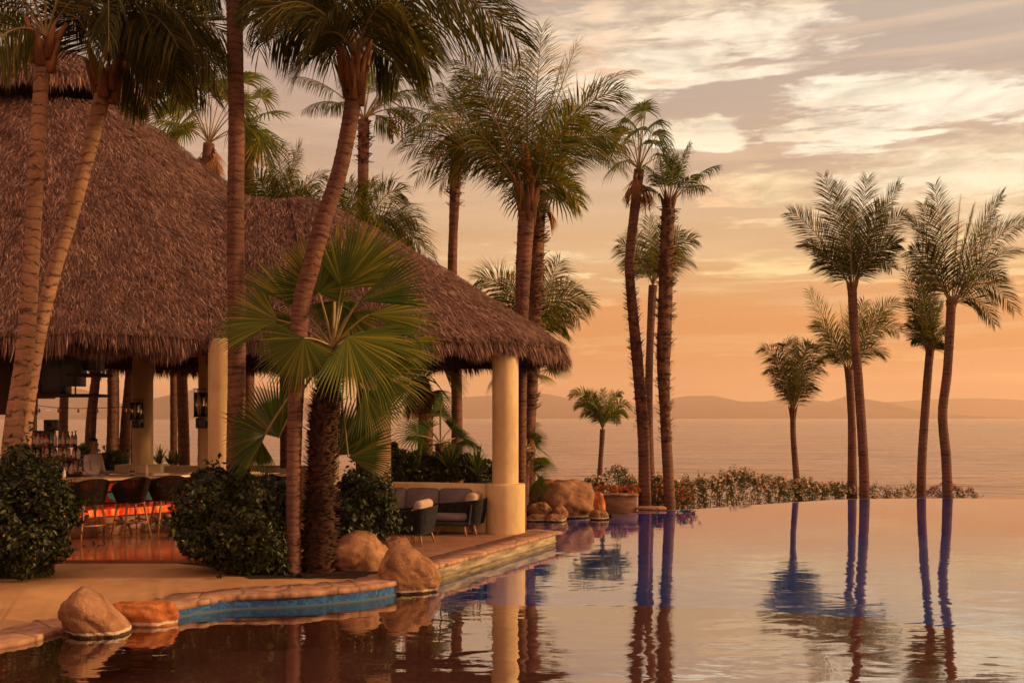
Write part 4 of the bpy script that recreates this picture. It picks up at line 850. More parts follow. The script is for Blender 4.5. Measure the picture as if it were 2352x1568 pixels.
# ------------------------------------------------------------------ plants
def frond(mb,P0,P1,bend=.35,npair=66,leaf=.7,w=.012,droop=.5,seed=0,m=0,mr=1,rr=.02,start=.13,wind=0.,up0=None,twist=None,ang=(68,38)):
    rg=np.random.default_rng(seed); P0=np.asarray(P0,float); P1=np.asarray(P1,float); d=P1-P0; L=np.linalg.norm(d)
    C=P0+d*.5+np.array([0,0,1.])*L*bend
    if up0 is not None: C=P0+np.asarray(up0)*L*.55
    s=np.linspace(0,1,18)[:,None]; curve=(1-s)**2*P0+2*s*(1-s)*C+s*s*P1; mb.tube(curve,np.linspace(rr,.004,18),5,m=mr,cap=False)
    n=npair; t=np.linspace(start,.995,n); t=np.repeat(t,2); sg=np.tile([1.,-1.],n); t=np.clip(t+rg.normal(0,.006,2*n),start*.9,.999)[:,None]
    B=(1-t)**2*P0+2*t*(1-t)*C+t*t*P1; T=nrm(2*(1-t)*(C-P0)+2*t*(P1-C)); up=np.array([0,0,1.]); S=nrm(np.cross(T,np.broadcast_to(up,T.shape)+.001)); 
    flat=np.linalg.norm(np.cross(T,np.broadcast_to(up,T.shape)),axis=1)<.25; 
    U=np.cross(S,T)
    if twist is None: twist=(1 if seed%2 else -1)*rg.uniform(.55,1.15)
    if twist: S,U=S*math.cos(twist)+U*math.sin(twist),U*math.cos(twist)-S*math.sin(twist)
    al=np.radians(ang[0]-ang[1]*t[:,0]+rg.normal(0,5,2*n))[:,None]
    le=leaf*1.28*(.42+.58*np.sin(np.pi*np.clip(t*.92+.10,0,1)))*rg.uniform(.82,1.1,2*n)[:,None]
    D=nrm(T*np.cos(al)+S*sg[:,None]*np.sin(al)+U*rg.uniform(.0,.16,2*n)[:,None]+np.array([wind,0,0]))
    wd=nrm(np.cross(D,U)+.2*U); q1=B+D*le*.5-np.array([0,0,1])*droop*le*.12; D2=nrm(D-np.array([0,0,1.])*droop*rg.uniform(.7,1.3,2*n)[:,None]); q2=q1+D2*le*.5
    ww=w*(.6+.4*le/leaf); V=np.stack([B-wd*ww*.5,B+wd*ww*.5,q1+wd*ww,q1-wd*ww,q2],1); o=np.arange(2*n)*5
    mb.add(V.reshape(-1,3),np.stack([o,o+1,o+2,o+3],1),np.stack([o+3,o+2,o+4],1),m=m)
def fan(mb,P0,C,nrm_dir,out,Rr,nseg=34,spread=250,droop=.25,seed=0,m=0,mr=1,split=.55,fold=.15,pet=.014,stiff=1.):
    """petiole from P0 to hub C, blade fanned about 'out' in the plane facing nrm_dir"""
    rg=np.random.default_rng(seed); P0=np.asarray(P0,float); C=np.asarray(C,float); out=nrm(np.asarray(out,float)); N=np.asarray(nrm_dir,float); N=nrm(N-out*(N@out)); S=np.cross(N,out)
    s=np.linspace(0,1,10)[:,None]; K=(P0+C)/2+np.array([0,0,1.])*np.linalg.norm(C-P0)*.14; mb.tube((1-s)**2*P0+2*s*(1-s)*K+s*s*C,np.linspace(pet*1.4,pet*.7,10),5,m=mr,cap=False)
    da=math.radians(spread)/nseg; a=(np.arange(nseg)-(nseg-1)/2)*da
    ln=Rr*(.70+.30*np.cos(a*.55))*rg.uniform(.93,1.05,nseg); D=out*np.cos(a)[:,None]+S*np.sin(a)[:,None]; W=-out*np.sin(a)[:,None]+S*np.cos(a)[:,None]
    def pt(f,wf,h):
        r=(ln*f)[:,None]; base=C+D*r+W*(ln*wf)[:,None]+N*(ln*(h+fold*np.cos(a*.9)*f*f*0))[:,None]; base=base+N*(fold*np.abs(np.sin(a))*ln*f)[:,None]; base[:,2]-=(droop*Rr*(f**2.2)); return base
    hw=da*split*.5; c0=np.broadcast_to(C,(nseg,3)); l1=pt(split,-hw,0); c1=pt(split,0,.018); r1=pt(split,hw,0); l2=pt(.80,-hw*.62,0); r2=pt(.80,hw*.62,0); tip=pt(1.,0,0); tip[:,2]-=rg.uniform(0,.10,nseg)*Rr*(droop*2+.2); tip+=rg.normal(0,.012*Rr,(nseg,3))
    c2=pt(.80,0,.008)
    V=np.stack([c0,l1,c1,r1,l2,c2,r2,tip],1).reshape(-1,3); o=np.arange(nseg)*8
    T_=np.concatenate([np.stack([o,o+1,o+2],1),np.stack([o,o+2,o+3],1),np.stack([o+4,o+7,o+5],1),np.stack([o+5,o+7,o+6],1)]); Q=np.concatenate([np.stack([o+1,o+4,o+5,o+2],1),np.stack([o+2,o+5,o+6,o+3],1)])
    mb.add(V,Q,T_,m=m)
def trunk_mesh(pts,radii,step,seed=1,ring=.13,amp=.05,boots=0,boot_rng=(0,1),bl=.14,n=14):
    mb=MB(); L=np.linalg.norm(np.diff(np.asarray(pts,float),axis=0),axis=1).sum(); k=max(int(L/step),8); P=spline(pts,k); rr=np.interp(np.linspace(0,1,k),np.linspace(0,1,len(radii)),radii)
    u=np.linspace(0,L,k); rg=np.random.default_rng(seed); saw=((u/ring+.35*np.sin(u*1.7))%1.); rr=rr*(1+amp*(saw-.5)+rg.normal(0,amp*.25,k)); mb.tube(P,rr,n)
    if boots:
        T=nrm(np.gradient(P,axis=0)); f=rg.uniform(boot_rng[0],boot_rng[1],boots); i=np.clip((f*(k-1)).astype(int),0,k-1); a=np.arange(boots)*2.39996+rg.normal(0,.2,boots)
        A=nrm(np.cross(T[i],np.array([1.,.1,0]))); B=np.cross(T[i],A); O=A*np.cos(a)[:,None]+B*np.sin(a)[:,None]; W=-A*np.sin(a)[:,None]+B*np.cos(a)[:,None]; r=rr[i][:,None]
        b=P[i]+O*r*.88; l=(bl*rg.uniform(.6,1.3,boots))[:,None]; w=r*.26; q=b+O*l*.85+T[i]*l*.5; q2=b+T[i]*l*.5+O*l*.02
        V=np.stack([b-W*w,b+W*w,q+W*w*.42,q-W*w*.42,q2-W*w-T[i]*l*.0,q2+W*w],1).reshape(-1,3); o=np.arange(boots)*6
        mb.add(V,np.concatenate([np.stack([o,o+1,o+2,o+3],1),np.stack([o+3,o+2,o+5,o+4],1)]))
    return mb
GREY=dict()
def palm(label,trunk,widths,Y,base_z,mat='trunk',step=.05,boots=0,boot_rng=(0,1),bl=.14,group=None,amp=.05,ring=.13,name='coconut_palm',cat='palm tree',Ys=None):
    """trunk: list of disp pixel points base->top; widths: pixel widths base->top"""
    pts=[at(x,y,(Ys[i] if Ys else Y)) for i,(x,y) in enumerate(trunk)]; b=pts[0].copy(); 
    if b[2]>base_z: pts.insert(0,np.array([b[0]+(pts[0][0]-pts[1][0])/(pts[1][2]-pts[0][2])*min(b[2]-base_z,2.)*.5,b[1],base_z]))
    pts[0][2]=min(pts[0][2],base_z); root=empty(name,pts[0]); org=pts[0].copy()
    rad=[w/2/F*Y for w in widths]; mb=trunk_mesh(np.array(pts)-org,rad,step,seed=len(label),ring=ring,amp=amp,boots=boots,boot_rng=boot_rng,bl=bl); o=mb.build('trunk',M[mat],root,True)
    tag(root,label,cat,group); return root,pts[-1],org
def crown(root,org,C,tips,Y,leaf=.7,npair=66,w=.012,droop=.5,mats=('frond','rachis','dead'),bend=.22,rr=.022,seed=0,wind=0.,name='crown',dead=(),ang=(68,38)):
    """tips: (px,py,depth offset m[,bend])"""
    mb=MB(); Cw=C-org
    for k,tp in enumerate(tips):
        px,py,dy=tp[:3]; bd=tp[3] if len(tp)>3 else bend; P=at(px,py,Y+dy)-org; L=np.linalg.norm(P-Cw)
        frond(mb,Cw+np.array([0,0,.0]),P,bd*1.55,npair,leaf*(.75+.25*min(L/2.2,1.2)),w,droop,seed*100+k,rr=rr,wind=wind,m=2 if k in dead else 0,ang=ang)
    return mb.build(name,[M[x] for x in mats],root)
def sheath(root,org,C,r,h,n=9,seed=3,mat='sheath',name='leaf_bases'):
    rg=np.random.default_rng(seed); mb=MB(); Cw=C-org
    for k in range(n):
        a=k*2.4; d=np.array([math.cos(a),math.sin(a),0]); b=Cw+d*r*.55+np.array([0,0,-h*(.9-.7*k/n)]); q=b+d*r*(.35+.5*k/n)+np.array([0,0,h*.55]); q2=q+d*r*.55+np.array([0,0,h*.4])
        mb.tube([b,q,q2],[r*.50,r*.34,r*.10],6)
    return mb.build(name,M[mat],root,True)
def around(C2,tips,seed,n,r0,r1,depth=1.5,amin=-30,amax=210):
    """random tips round a crown centre in the picture, angle 90 = up"""
    rg=random.Random(seed); out=list(tips)
    for k in range(n):
        a=R(amin+(amax-amin)*(k+.5)/n+rg.uniform(-9,9)); r_=rg.uniform(r0,r1); out.append((C2[0]+math.cos(a)*r_,C2[1]-math.sin(a)*r_,rg.uniform(-depth,depth)))
    return out
TG='palms around the pavilion'; RG='palms along the infinity edge'
# --- near palms -------------------------------------------------
r_,T_,o_=palm('thick pale ringed palm trunk at the far left, leaning before the roof',[(22,1140),(30,1000),(58,800),(72,600),(83,400),(93,220),(99,140)],[50,46,42,38,34,32,34],15.0,.2,'trunk_light',.03,amp=.05,ring=.11)
sheath(r_,o_,T_+np.array([0,0,.28]),.17,.5,9)
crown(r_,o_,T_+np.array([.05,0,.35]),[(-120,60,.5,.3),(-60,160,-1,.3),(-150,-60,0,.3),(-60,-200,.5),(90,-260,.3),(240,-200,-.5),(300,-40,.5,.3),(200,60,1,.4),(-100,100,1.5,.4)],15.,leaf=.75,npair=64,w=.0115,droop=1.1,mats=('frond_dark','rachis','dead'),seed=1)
r_,T_,o_=palm('slim palm leaning right across the main roof, behind the far left trunk',[(48,1120),(62,950),(92,760),(128,610),(165,490),(200,360),(226,260),(238,205)],[34,32,31,31,31,32,33,36],16.2,.2,'trunk_light',.03,amp=.05,ring=.11)
sheath(r_,o_,T_+np.array([.04,0,.3]),.20,.6,10,4)
TL2=T_+np.array([.08,0,.45])
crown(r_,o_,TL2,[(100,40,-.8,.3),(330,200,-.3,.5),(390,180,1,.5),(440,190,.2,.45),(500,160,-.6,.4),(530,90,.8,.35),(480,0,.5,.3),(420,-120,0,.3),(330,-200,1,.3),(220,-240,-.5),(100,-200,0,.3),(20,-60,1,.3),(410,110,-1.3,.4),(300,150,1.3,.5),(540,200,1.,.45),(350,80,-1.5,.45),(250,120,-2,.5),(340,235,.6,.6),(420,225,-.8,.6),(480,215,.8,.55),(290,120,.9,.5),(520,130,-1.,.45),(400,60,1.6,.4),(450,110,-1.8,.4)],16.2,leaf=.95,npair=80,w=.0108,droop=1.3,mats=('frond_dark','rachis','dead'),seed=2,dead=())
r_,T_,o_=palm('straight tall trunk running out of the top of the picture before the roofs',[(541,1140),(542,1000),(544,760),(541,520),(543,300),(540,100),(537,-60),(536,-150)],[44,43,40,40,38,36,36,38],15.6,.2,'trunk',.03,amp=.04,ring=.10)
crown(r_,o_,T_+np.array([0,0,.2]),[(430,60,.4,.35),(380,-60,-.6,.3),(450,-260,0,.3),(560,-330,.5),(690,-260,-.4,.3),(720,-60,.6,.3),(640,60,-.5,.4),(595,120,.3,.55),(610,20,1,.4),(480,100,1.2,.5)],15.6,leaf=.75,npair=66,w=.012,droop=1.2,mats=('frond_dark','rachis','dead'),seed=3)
# leaning palm: base in the bed, crown top middle
r_,T_,o_=palm('curved palm rising from the bed and leaning right over the lower roof',[(673,1330),(674,1150),(678,950),(690,720),(712,620),(745,500),(778,400),(800,300),(812,225)],[40,34,33,36,40,42,38,36,38],14.75,.2,'trunk',.025,amp=.07,ring=.085,Ys=[14.75]*9)
sheath(r_,o_,T_+np.array([.0,0,.45]),.155,.62,14,5)
TLp=T_+np.array([.03,0,.62])
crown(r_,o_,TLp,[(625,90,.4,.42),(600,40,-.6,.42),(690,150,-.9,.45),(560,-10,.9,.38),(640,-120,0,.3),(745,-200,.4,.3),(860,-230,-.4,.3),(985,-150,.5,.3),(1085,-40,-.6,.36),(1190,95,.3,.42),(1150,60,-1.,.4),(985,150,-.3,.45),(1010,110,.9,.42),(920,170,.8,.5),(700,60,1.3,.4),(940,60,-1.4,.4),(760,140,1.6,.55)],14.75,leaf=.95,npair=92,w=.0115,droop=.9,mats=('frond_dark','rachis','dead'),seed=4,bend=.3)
# --- palms behind the roofs ---------------------------------------
def fanpalm_crown(root,org,C,leaves,Y,Rr=.6,mats=('fan_dark','rachis','dead'),nseg=26,droop=.35,seed=0,dead=0,deadlen=.8,spread=210,name='crown'):
    """leaves: (px,py,dy) hub positions"""
    mb=MB(); Cw=C-org; rg=np.random.default_rng(seed+50)
    for k,(px,py,dy) in enumerate(leaves):
        H=at(px,py,Y+dy)-org; out=nrm(H-Cw); N=nrm(np.array([0,0,1.])*.8+np.array([rg.normal(0,.4),-.5+rg.normal(0,.3),0])-out*.15); out2=nrm(out+np.array([0,0,-.30])); fan(mb,Cw,H,N,out2,Rr*rg.uniform(.85,1.15),nseg,spread,droop*rg.uniform(.7,1.5),seed*77+k,split=.42,fold=rg.uniform(-.1,.35),pet=.016)
    for k in range(dead):
        a=rg.uniform(0,6.28); d=np.array([math.cos(a),math.sin(a),0]); P=Cw+d*.12+np.array([0,0,-.1-rg.uniform(0,.4)]); q=P+d*.2+np.array([0,0,-deadlen*rg.uniform(.5,1)]); mb.tube([P,(P+q)/2+d*.06,q],[.03,.03,.006],4,m=2,cap=False)
        fan(mb,P,P+d*.15+np.array([0,0,-.15]),d,np.array([0,0,-1.])+d*.2,deadlen*.7,14,90,.0,seed*9+k,m=2,mr=2,split=.4)
    return mb.build(name,[M[x] for x in mats],root)
def ring_hubs(C,rads,n,seed,dep=1.1,amin=-35,amax=215):
    rg=random.Random(seed); o=[]
    for k in range(n):
        a=R(amin+(amax-amin)*(k+.5)/n+rg.uniform(-8,8)); r_=rg.uniform(*rads); o.append((C[0]+math.cos(a)*r_,C[1]-math.sin(a)*r_,rg.uniform(-dep,dep)))
    return o
# far-left fan palms over the roof
for (lab,tr,wd,Y,hubs,Rr,sd,dd) in [
  ('fan palm with a pale trunk just right of the roof cap',[(312,520),(312,300),(311,205)],[24,22,22],31.,ring_hubs((311,165),(40,70),11,21),.95,21,6),
  ('small fan palm rising behind the slope of the main roof',[(399,560),(399,400),(400,312)],[16,16,20],31.,[(380,262,0),(415,232,.5),(430,270,-.5),(395,240,-.8),(375,300,.6),(425,296,.8),(400,225,.9)],.72,22,3),
  ('stout fan palm left of the tall straight trunk, behind the roof',[(470,560),(474,420),(480,330)],[28,24,26],29.,ring_hubs((486,270),(55,95),13,23),1.0,23,8),
  ('fan palm half hidden by the tall straight trunk, right of it',[(572,600),(572,420),(570,300)],[26,22,24],30.5,[(600,225,0),(590,300,.5),(555,190,0),(610,260,-.6),(540,230,.5),(570,180,.8),(600,320,-.5)],.9,24,7)]:
    r_,T_,o_=palm(lab,tr,wd,Y,.1,'trunk_far',.10,name='fan_palm'); fanpalm_crown(r_,o_,T_,hubs,Y,Rr,('fan','rachis','dead'),24,.45,sd,dd)
r_,T_,o_=palm('fan palm with long arching leaves and hanging orange seed strings, behind the lower roof',[(832,900),(832,520),(834,400),(836,275)],[32,26,23,26],27.,.1,'trunk_far',.08,name='fan_palm',boots=60,boot_rng=(.88,1.),bl=.18)
mb=MB(); Cw=T_-o_
for k,(px,py,dy,bd) in enumerate([(675,175,0,.25),(700,250,.6,.35),(790,170,-.5,.2),(860,160,.5,.15),(935,155,-.3,.28),(985,215,.3,.35),(960,275,-.4,.35),(860,130,0,.1),(905,215,1,.3),(760,250,1.3,.35),(900,300,.8,.5),(845,165,1.2,.15)]):
    frond(mb,Cw,at(px,py,27+dy)-o_,bd,52,.62,.010,1.6,300+k,twist=.15,start=.42,rr=.022)
mb.build('crown',[M['fan'],M['rachis']],r_)
mb=MB(); rg=random.Random(3)
for k in range(9):
    p=at(895+k*7,262+rg.uniform(-8,12),27.3)-o_; mb.tube([Cw,(Cw+p)/2+np.array([0,0,.5]),p],.01,4,cap=False); L=rg.uniform(.3,.75)
    for q in range(int(L/.03)):
        c=p+np.array([rg.uniform(-.03,.03),rg.uniform(-.03,.03),-q*.03]); mb.box(c,(.045,.03,.035),rg.uniform(0,3))
mb.build('seed_string',M['dead'],r_)
r_,T_,o_=palm('slender fan palm with a shaggy collar, left of the big coconut palm',[(1050,1040),(1048,850),(1039,640),(1045,440),(1051,325)],[27,26,24,21,30],26.5,.1,'trunk_far',.08,name='fan_palm',boots=90,boot_rng=(.80,1.),bl=.2)
mb=MB(); Cw=T_-o_
for k,(px,py,dy,bd) in enumerate([(895,250,0,.35),(900,345,.5,.45),(965,215,-.5,.28),(1050,170,.4,.12),(1010,190,1,.2),(1095,175,-.4,.2),(1130,225,.6,.32),(1150,290,-.3,.4),(940,300,-1,.4),(1000,360,1,.5),(1110,370,-.8,.5),(1140,340,1,.45),(1070,160,-1,.15),(985,270,-1.4,.35)]):
    frond(mb,Cw,at(px,py,26.5+dy)-o_,bd,50,.58,.010,1.5,330+k,twist=.15,start=.35,rr=.024,m=2 if k==9 else 0)
mb.build('crown',[M['fan_dark'],M['rachis'],M['dead']],r_)
# coconut crowns behind roofs
for lab,C2,tips,Y,sd in [
  ('bushy coconut crown peeping over the dip between the two roofs',(648,520),[(570,480,0),(585,420,.5),(640,335,0,.05),(690,345,.6,.1),(745,400,-.4,.2),(735,455,.6,.3),(570,400,-1),(615,360,-.5,.1),(720,480,1,.3),(600,455,1.4,.3),(675,395,1.5,.1),(700,430,-1.2,.2),(530,470,-.5,.25)],27.,31),
  ('coconut crown spreading behind the right slope of the lower roof',(828,560),[(790,440,0,.1),(760,470,.6,.2),(850,420,-.5,.15),(920,440,.4,.3),(955,500,-.3,.35),(960,560,.6,.45),(990,600,-.5,.5),(870,440,1.3,.2),(800,420,-1,.1),(930,590,1,.4),(765,520,.8,.3),(900,540,-1.3,.35)],25.8,32)]:
    r_,T_,o_=palm(lab,[(C2[0]+6,900),(C2[0],C2[1])],[24,20],Y,.1,'trunk',.10,name='coconut_palm')
    crown(r_,o_,T_,tips,Y,leaf=.85,npair=64,w=.0108,droop=.8,seed=sd,bend=.25,rr=.024)
# big coconut palm
r_,T_,o_=palm('largest coconut palm, its broad crown high over the corner of the roof',[(1196,1165),(1196,1000),(1199,720),(1203,600),(1208,520),(1211,485)],[28,26,27,28,36,40],23.6,-.2,'trunk',.05,amp=.06,ring=.12,boots=30,boot_rng=(.62,1),bl=.09)
sheath(r_,o_,T_+np.array([0,0,.35]),.2,.75,14,6)
crown(r_,o_,T_+np.array([0,0,.22]),[(1245,65,0,.04),(1175,150,.5,.06),(1325,100,-.4,.06),(1290,150,.9,.05),(1060,140,-.4,.12),(1210,110,1.1,.02),(1450,165,.3,.22),(1430,210,-.9,.26),(1390,300,.8,.3),(1435,330,-.3,.34),(1440,390,.7,.42),(1330,470,-.6,.5),(935,345,.3,.34),(1000,255,-.6,.22),(1010,420,.9,.5),(1090,230,1.2,.14),(960,400,-.2,.46),(1330,260,-1.5,.2),(1105,180,-.2,.08)],23.6,leaf=.82,npair=84,w=.0108,droop=.55,seed=7,bend=.2,rr=.035,dead=())
mb=MB(); Cw=T_-o_+np.array([0,0,.6]); frond(mb,Cw,at(1207,330,22.8)-o_,.0,30,.35,.02,1.5,777,m=0,mr=0); mb.build('dry_spathe',[M['dead'],M['rachis']],r_)
r_,T_,o_=palm('shaggy brown trunk standing right behind the largest coconut palm',[(1215,1160),(1215,1000),(1222,800),(1228,650),(1235,480),(1240,440)],[28,26,34,38,38,36],24.9,-.2,'boots',.08,boots=420,boot_rng=(.35,1),bl=.2,name='fan_palm')
fanpalm_crown(r_,o_,T_,ring_hubs((1242,430),(30,60),9,41),24.9,.8,('fan_dark','rachis','dead'),24,.5,41,3)
r_,T_,o_=palm('small coconut palm whose crown shows beside the eave corner of the roof',[(1222,1160),(1221,900),(1216,775)],[18,16,17],26.6,-.2,'trunk',.10,name='coconut_palm')
crown(r_,o_,T_,[(1100,640,0,.3),(1130,690,.5,.3),(1165,640,-.4,.15),(1240,625,.3,.05),(1275,640,-.4,.12),(1355,700,.2,.35),(1330,660,.8,.28),(1300,750,-.5,.4),(1285,600,.5,.1),(1160,740,.8,.4),(1330,730,-.9,.4)],26.6,leaf=.8,npair=64,w=.0108,droop=.7,seed=8,bend=.25)
# two low fan palms at the eave corner
r_,T_,o_=palm('fan palm below the eave, right behind the corner column',[(1216,1060),(1214,960),(1219,850)],[18,18,22],25.8,-.2,'trunk',.06,boots=50,boot_rng=(.6,1),bl=.1,name='fan_palm')
fanpalm_crown(r_,o_,T_,[(1175,830,0),(1255,825,.3),(1265,845,-.4),(1200,815,.6),(1235,812,-.3),(1160,850,.6),(1240,860,.8)],25.8,.62,('fan','rachis','dead'),24,.25,42,0)
# --- right hand palms ----------------------------------------------
r_,T_,o_=palm('tall fan palm with a curving trunk, first of the three right of the roof',[(1481,1165),(1478,1000),(1466,850),(1452,700),(1446,600),(1458,480),(1468,390)],[34,28,27,26,22,22,24],27.6,-.9,'trunk',.06,boots=300,boot_rng=(.3,.72),bl=.17,name='fan_palm',group=RG)
mb=fanpalm_crown(r_,o_,T_,[(1430,310,0),(1445,280,.6),(1480,270,-.5),(1505,285,.5),(1410,350,-.6),(1500,330,-.7),(1465,300,1),(1520,360,.4),(1430,370,.7),(1475,255,.3),(1390,320,.3),(1510,310,-.2)],27.6,.72,('fan_dark','rachis','dead'),24,.6,51,7)
r_,T_,o_=palm('slender coconut palm standing between the two shaggy trunks',[(1496,1150),(1491,1000),(1491,850),(1497,700),(1500,655)],[24,20,18,17,20],34.,-.9,'trunk',.06,name='coconut_palm',group=RG)
crown(r_,o_,T_,[(1425,560,0,.2),(1445,590,.6,.3),(1490,500,-.3,.03),(1455,530,.6,.1),(1530,515,.5,.08),(1595,548,-.2,.25),(1590,600,.5,.35),(1560,530,-.6,.12),(1570,590,.9,.3),(1440,620,-.7,.35),(1510,540,1,.05),(1545,570,-1.,.2)],34.,leaf=.75,npair=58,w=.0108,droop=.7,seed=9,bend=.2)
r_,T_,o_=palm('shaggy trunked fan palm with a thin tuft of leaves, third from the roof',[(1538,1148),(1530,1000),(1524,850),(1528,700),(1530,600),(1535,480)],[28,25,24,33,32,30],27.3,-.9,'boots',.06,boots=460,boot_rng=(.30,1.),bl=.19,name='fan_palm',group=RG)
sheath(r_,o_,T_+np.array([0,0,.25]),.15,.5,9,8,'boots')
mb=MB(); Cw=T_-o_
for k,(px,py,dy,bd) in enumerate([(1510,340,0,.1),(1535,325,.5,.03),(1585,330,-.3,.08),(1650,380,.2,.25),(1620,430,.6,.35),(1480,380,-.4,.3),(1470,430,.5,.4),(1560,350,.9,.08),(1515,370,-1,.2),(1600,400,-.8,.25),(1550,360,-.6,.1),(1500,400,1,.3)]):
    frond(mb,Cw,at(px,py,27.3+dy)-o_,bd,44,.52,.010,1.5,360+k,twist=.15,start=.38,rr=.02)
mb.build('crown',[M['fan_dark'],M['rachis']],r_)
r_,T_,o_=palm('smallest coconut palm, alone between the boulders and the tall trunks',[(1380,1150),(1378,1090),(1382,1020),(1384,985)],[17,13,11,12],36.4,-.9,'trunk',.06,name='coconut_palm',group=RG)
crown(r_,o_,T_,[(1308,910,0,.45),(1320,935,.4,.5),(1345,905,-.3,.3),(1385,895,.3,.05),(1405,900,-.3,.1),(1425,905,.2,.3),(1450,935,.3,.45),(1440,955,-.4,.5),(1335,955,-.5,.5),(1420,970,.7,.5),(1368,905,.8,.1),(1365,930,-.8,.2),(1410,930,-.7,.2)],36.4,leaf=.42,npair=46,w=.014,droop=.6,seed=10,mats=('fan','rachis','dead'))
def R_palm(lab,tr,wd,Y,tips,sd,leaf=.8,npair=66,w=.0108,droop=.45,bd=.15,mats=('frond_dark','rachis','dead'),dead=(),c0=.0):
    r_,T_,o_=palm(lab,tr,wd,Y,-1.,'trunk',.06,name='coconut_palm',group=RG); sheath(r_,o_,T_+np.array([0,0,.0]),.11,.40,8,sd)
    crown(r_,o_,T_+np.array([0,0,-.12+c0]),tips,Y,leaf=leaf*Y/30.9,npair=npair,w=w,droop=droop,seed=sd,bend=bd,mats=mats,dead=dead,ang=(64,34))
R_palm('short coconut palm with a round heart-shaped crown, leftmost past the long gap',[(1836,1165),(1828,1080),(1822,1000),(1821,940)],[19,15,13,12],37.,[(1750,800,0,.35),(1765,850,.5,.35),(1775,820,-.4,.3),(1800,795,.4,.45),(1830,780,-.3,.08),(1820,785,.8,.1),(1870,800,.3,.4),(1885,830,-.4,.35),(1890,850,.5,.35),(1860,790,-.7,.3),(1780,880,.8,.3),(1868,885,-.8,.3),(1845,810,-1,.1),(1805,830,1.1,.1)],12,leaf=.52,npair=58,droop=.7)
R_palm('tall coconut palm in front of a lower one, with an upright fan of fronds',[(1986,1155),(1983,1050),(1972,880),(1962,760),(1957,660)],[25,22,21,20,21],30.9,[(1815,488,0,.16),(1845,560,.7,.22),(1893,408,-.4,.05),(1925,425,.9,.03),(1992,410,.2,.04),(2066,425,.3,.10),(2078,492,.6,.18),(2062,560,-.5,.26),(1872,600,-.8,.30),(2048,615,.8,.34),(1950,470,-1.2,.02),(2020,470,-.9,.08)],13,leaf=.66,npair=84,droop=.35)
R_palm('lower coconut palm standing just behind the tall one, its crown behind that trunk',[(1957,1150),(1957,1000),(1953,900),(1949,850)],[24,20,17,18],37.5,[(1860,668,0,.05),(1872,745,.5,.25),(1930,700,.3,.05),(1985,695,-.3,.08),(2062,692,.2,.22),(2064,762,.5,.36),(2030,815,-.4,.45),(1888,825,.5,.45),(1880,790,-.7,.35),(2030,715,-.8,.16),(1960,715,1,.05)],14,leaf=.60,npair=66,droop=.45,mats=('frond','rachis','dead'))
R_palm('rightmost tall coconut palm with spiky upright spears and fronds past the frame edge',[(2177,1155),(2173,1050),(2165,950),(2176,850),(2185,700)],[25,22,21,20,21],30.9,[(2147,425,0,.02),(2206,455,.4,.02),(2122,470,-.3,.05),(2084,495,.3,.18),(2090,575,-.6,.25),(2302,450,.2,.14),(2285,500,-.8,.12),(2358,510,.3,.20),(2345,575,-.7,.26),(2330,712,.2,.5),(2285,745,-.6,.52),(2105,640,-.8,.35),(2235,480,-1.1,.04),(2300,640,.8,.36)],15,leaf=.68,npair=82,droop=.4,dead=(1,))
R_palm('coconut palm with a narrow tufted crown, left of the rightmost one',[(2116,1155),(2118,1050),(2128,900),(2136,800)],[22,20,19,18],33.,[(2080,620,0,.05),(2090,690,.4,.15),(2110,600,-.3,.02),(2130,610,.4,.02),(2150,640,-.4,.05),(2165,700,.5,.15),(2085,740,-.5,.2),(2175,760,.4,.25),(2095,780,.6,.3),(2150,690,1,.05),(2115,660,-1,.03),(2165,790,-.5,.3),(2140,640,.9,.02),(2100,720,-.9,.12)],16,leaf=.52,npair=66,droop=.5)
# trunks seen through the pavilion
for lab,tr,wd,Y in [('straight palm trunk behind the bottles, seen through the bar',[(143,1085),(146,960),(150,800),(151,600)],[24,20,18,17],29.5),
  ('leaning palm trunk rising just behind the bartender',[(205,1080),(210,960),(222,850),(238,700)],[26,24,20,18],29.),
  ('bare palm trunk right of the bartender, leaning slightly left',[(257,1080),(260,960),(260,870),(256,700)],[33,27,25,24],29.),
  ('leaning palm trunk close beside the far column',[(283,1082),(290,960),(298,860),(306,700)],[34,24,20,18],29.4),
  ('palm trunk alone between the far column and the lantern column',[(423,1070),(421,960),(418,860),(416,700)],[28,26,24,22],29.2)]:
    r_,T_,o_=palm(lab,tr,wd,Y,.05,'trunk_far',.08,name='coconut_palm',group='trunks seen through the bar'); crown(r_,o_,T_,around(tr[-1],[],int(wd[0]+tr[0][0]),8,70,110,1.,20,160),Y,leaf=.6,npair=26,w=.015,seed=int(tr[0][0]))
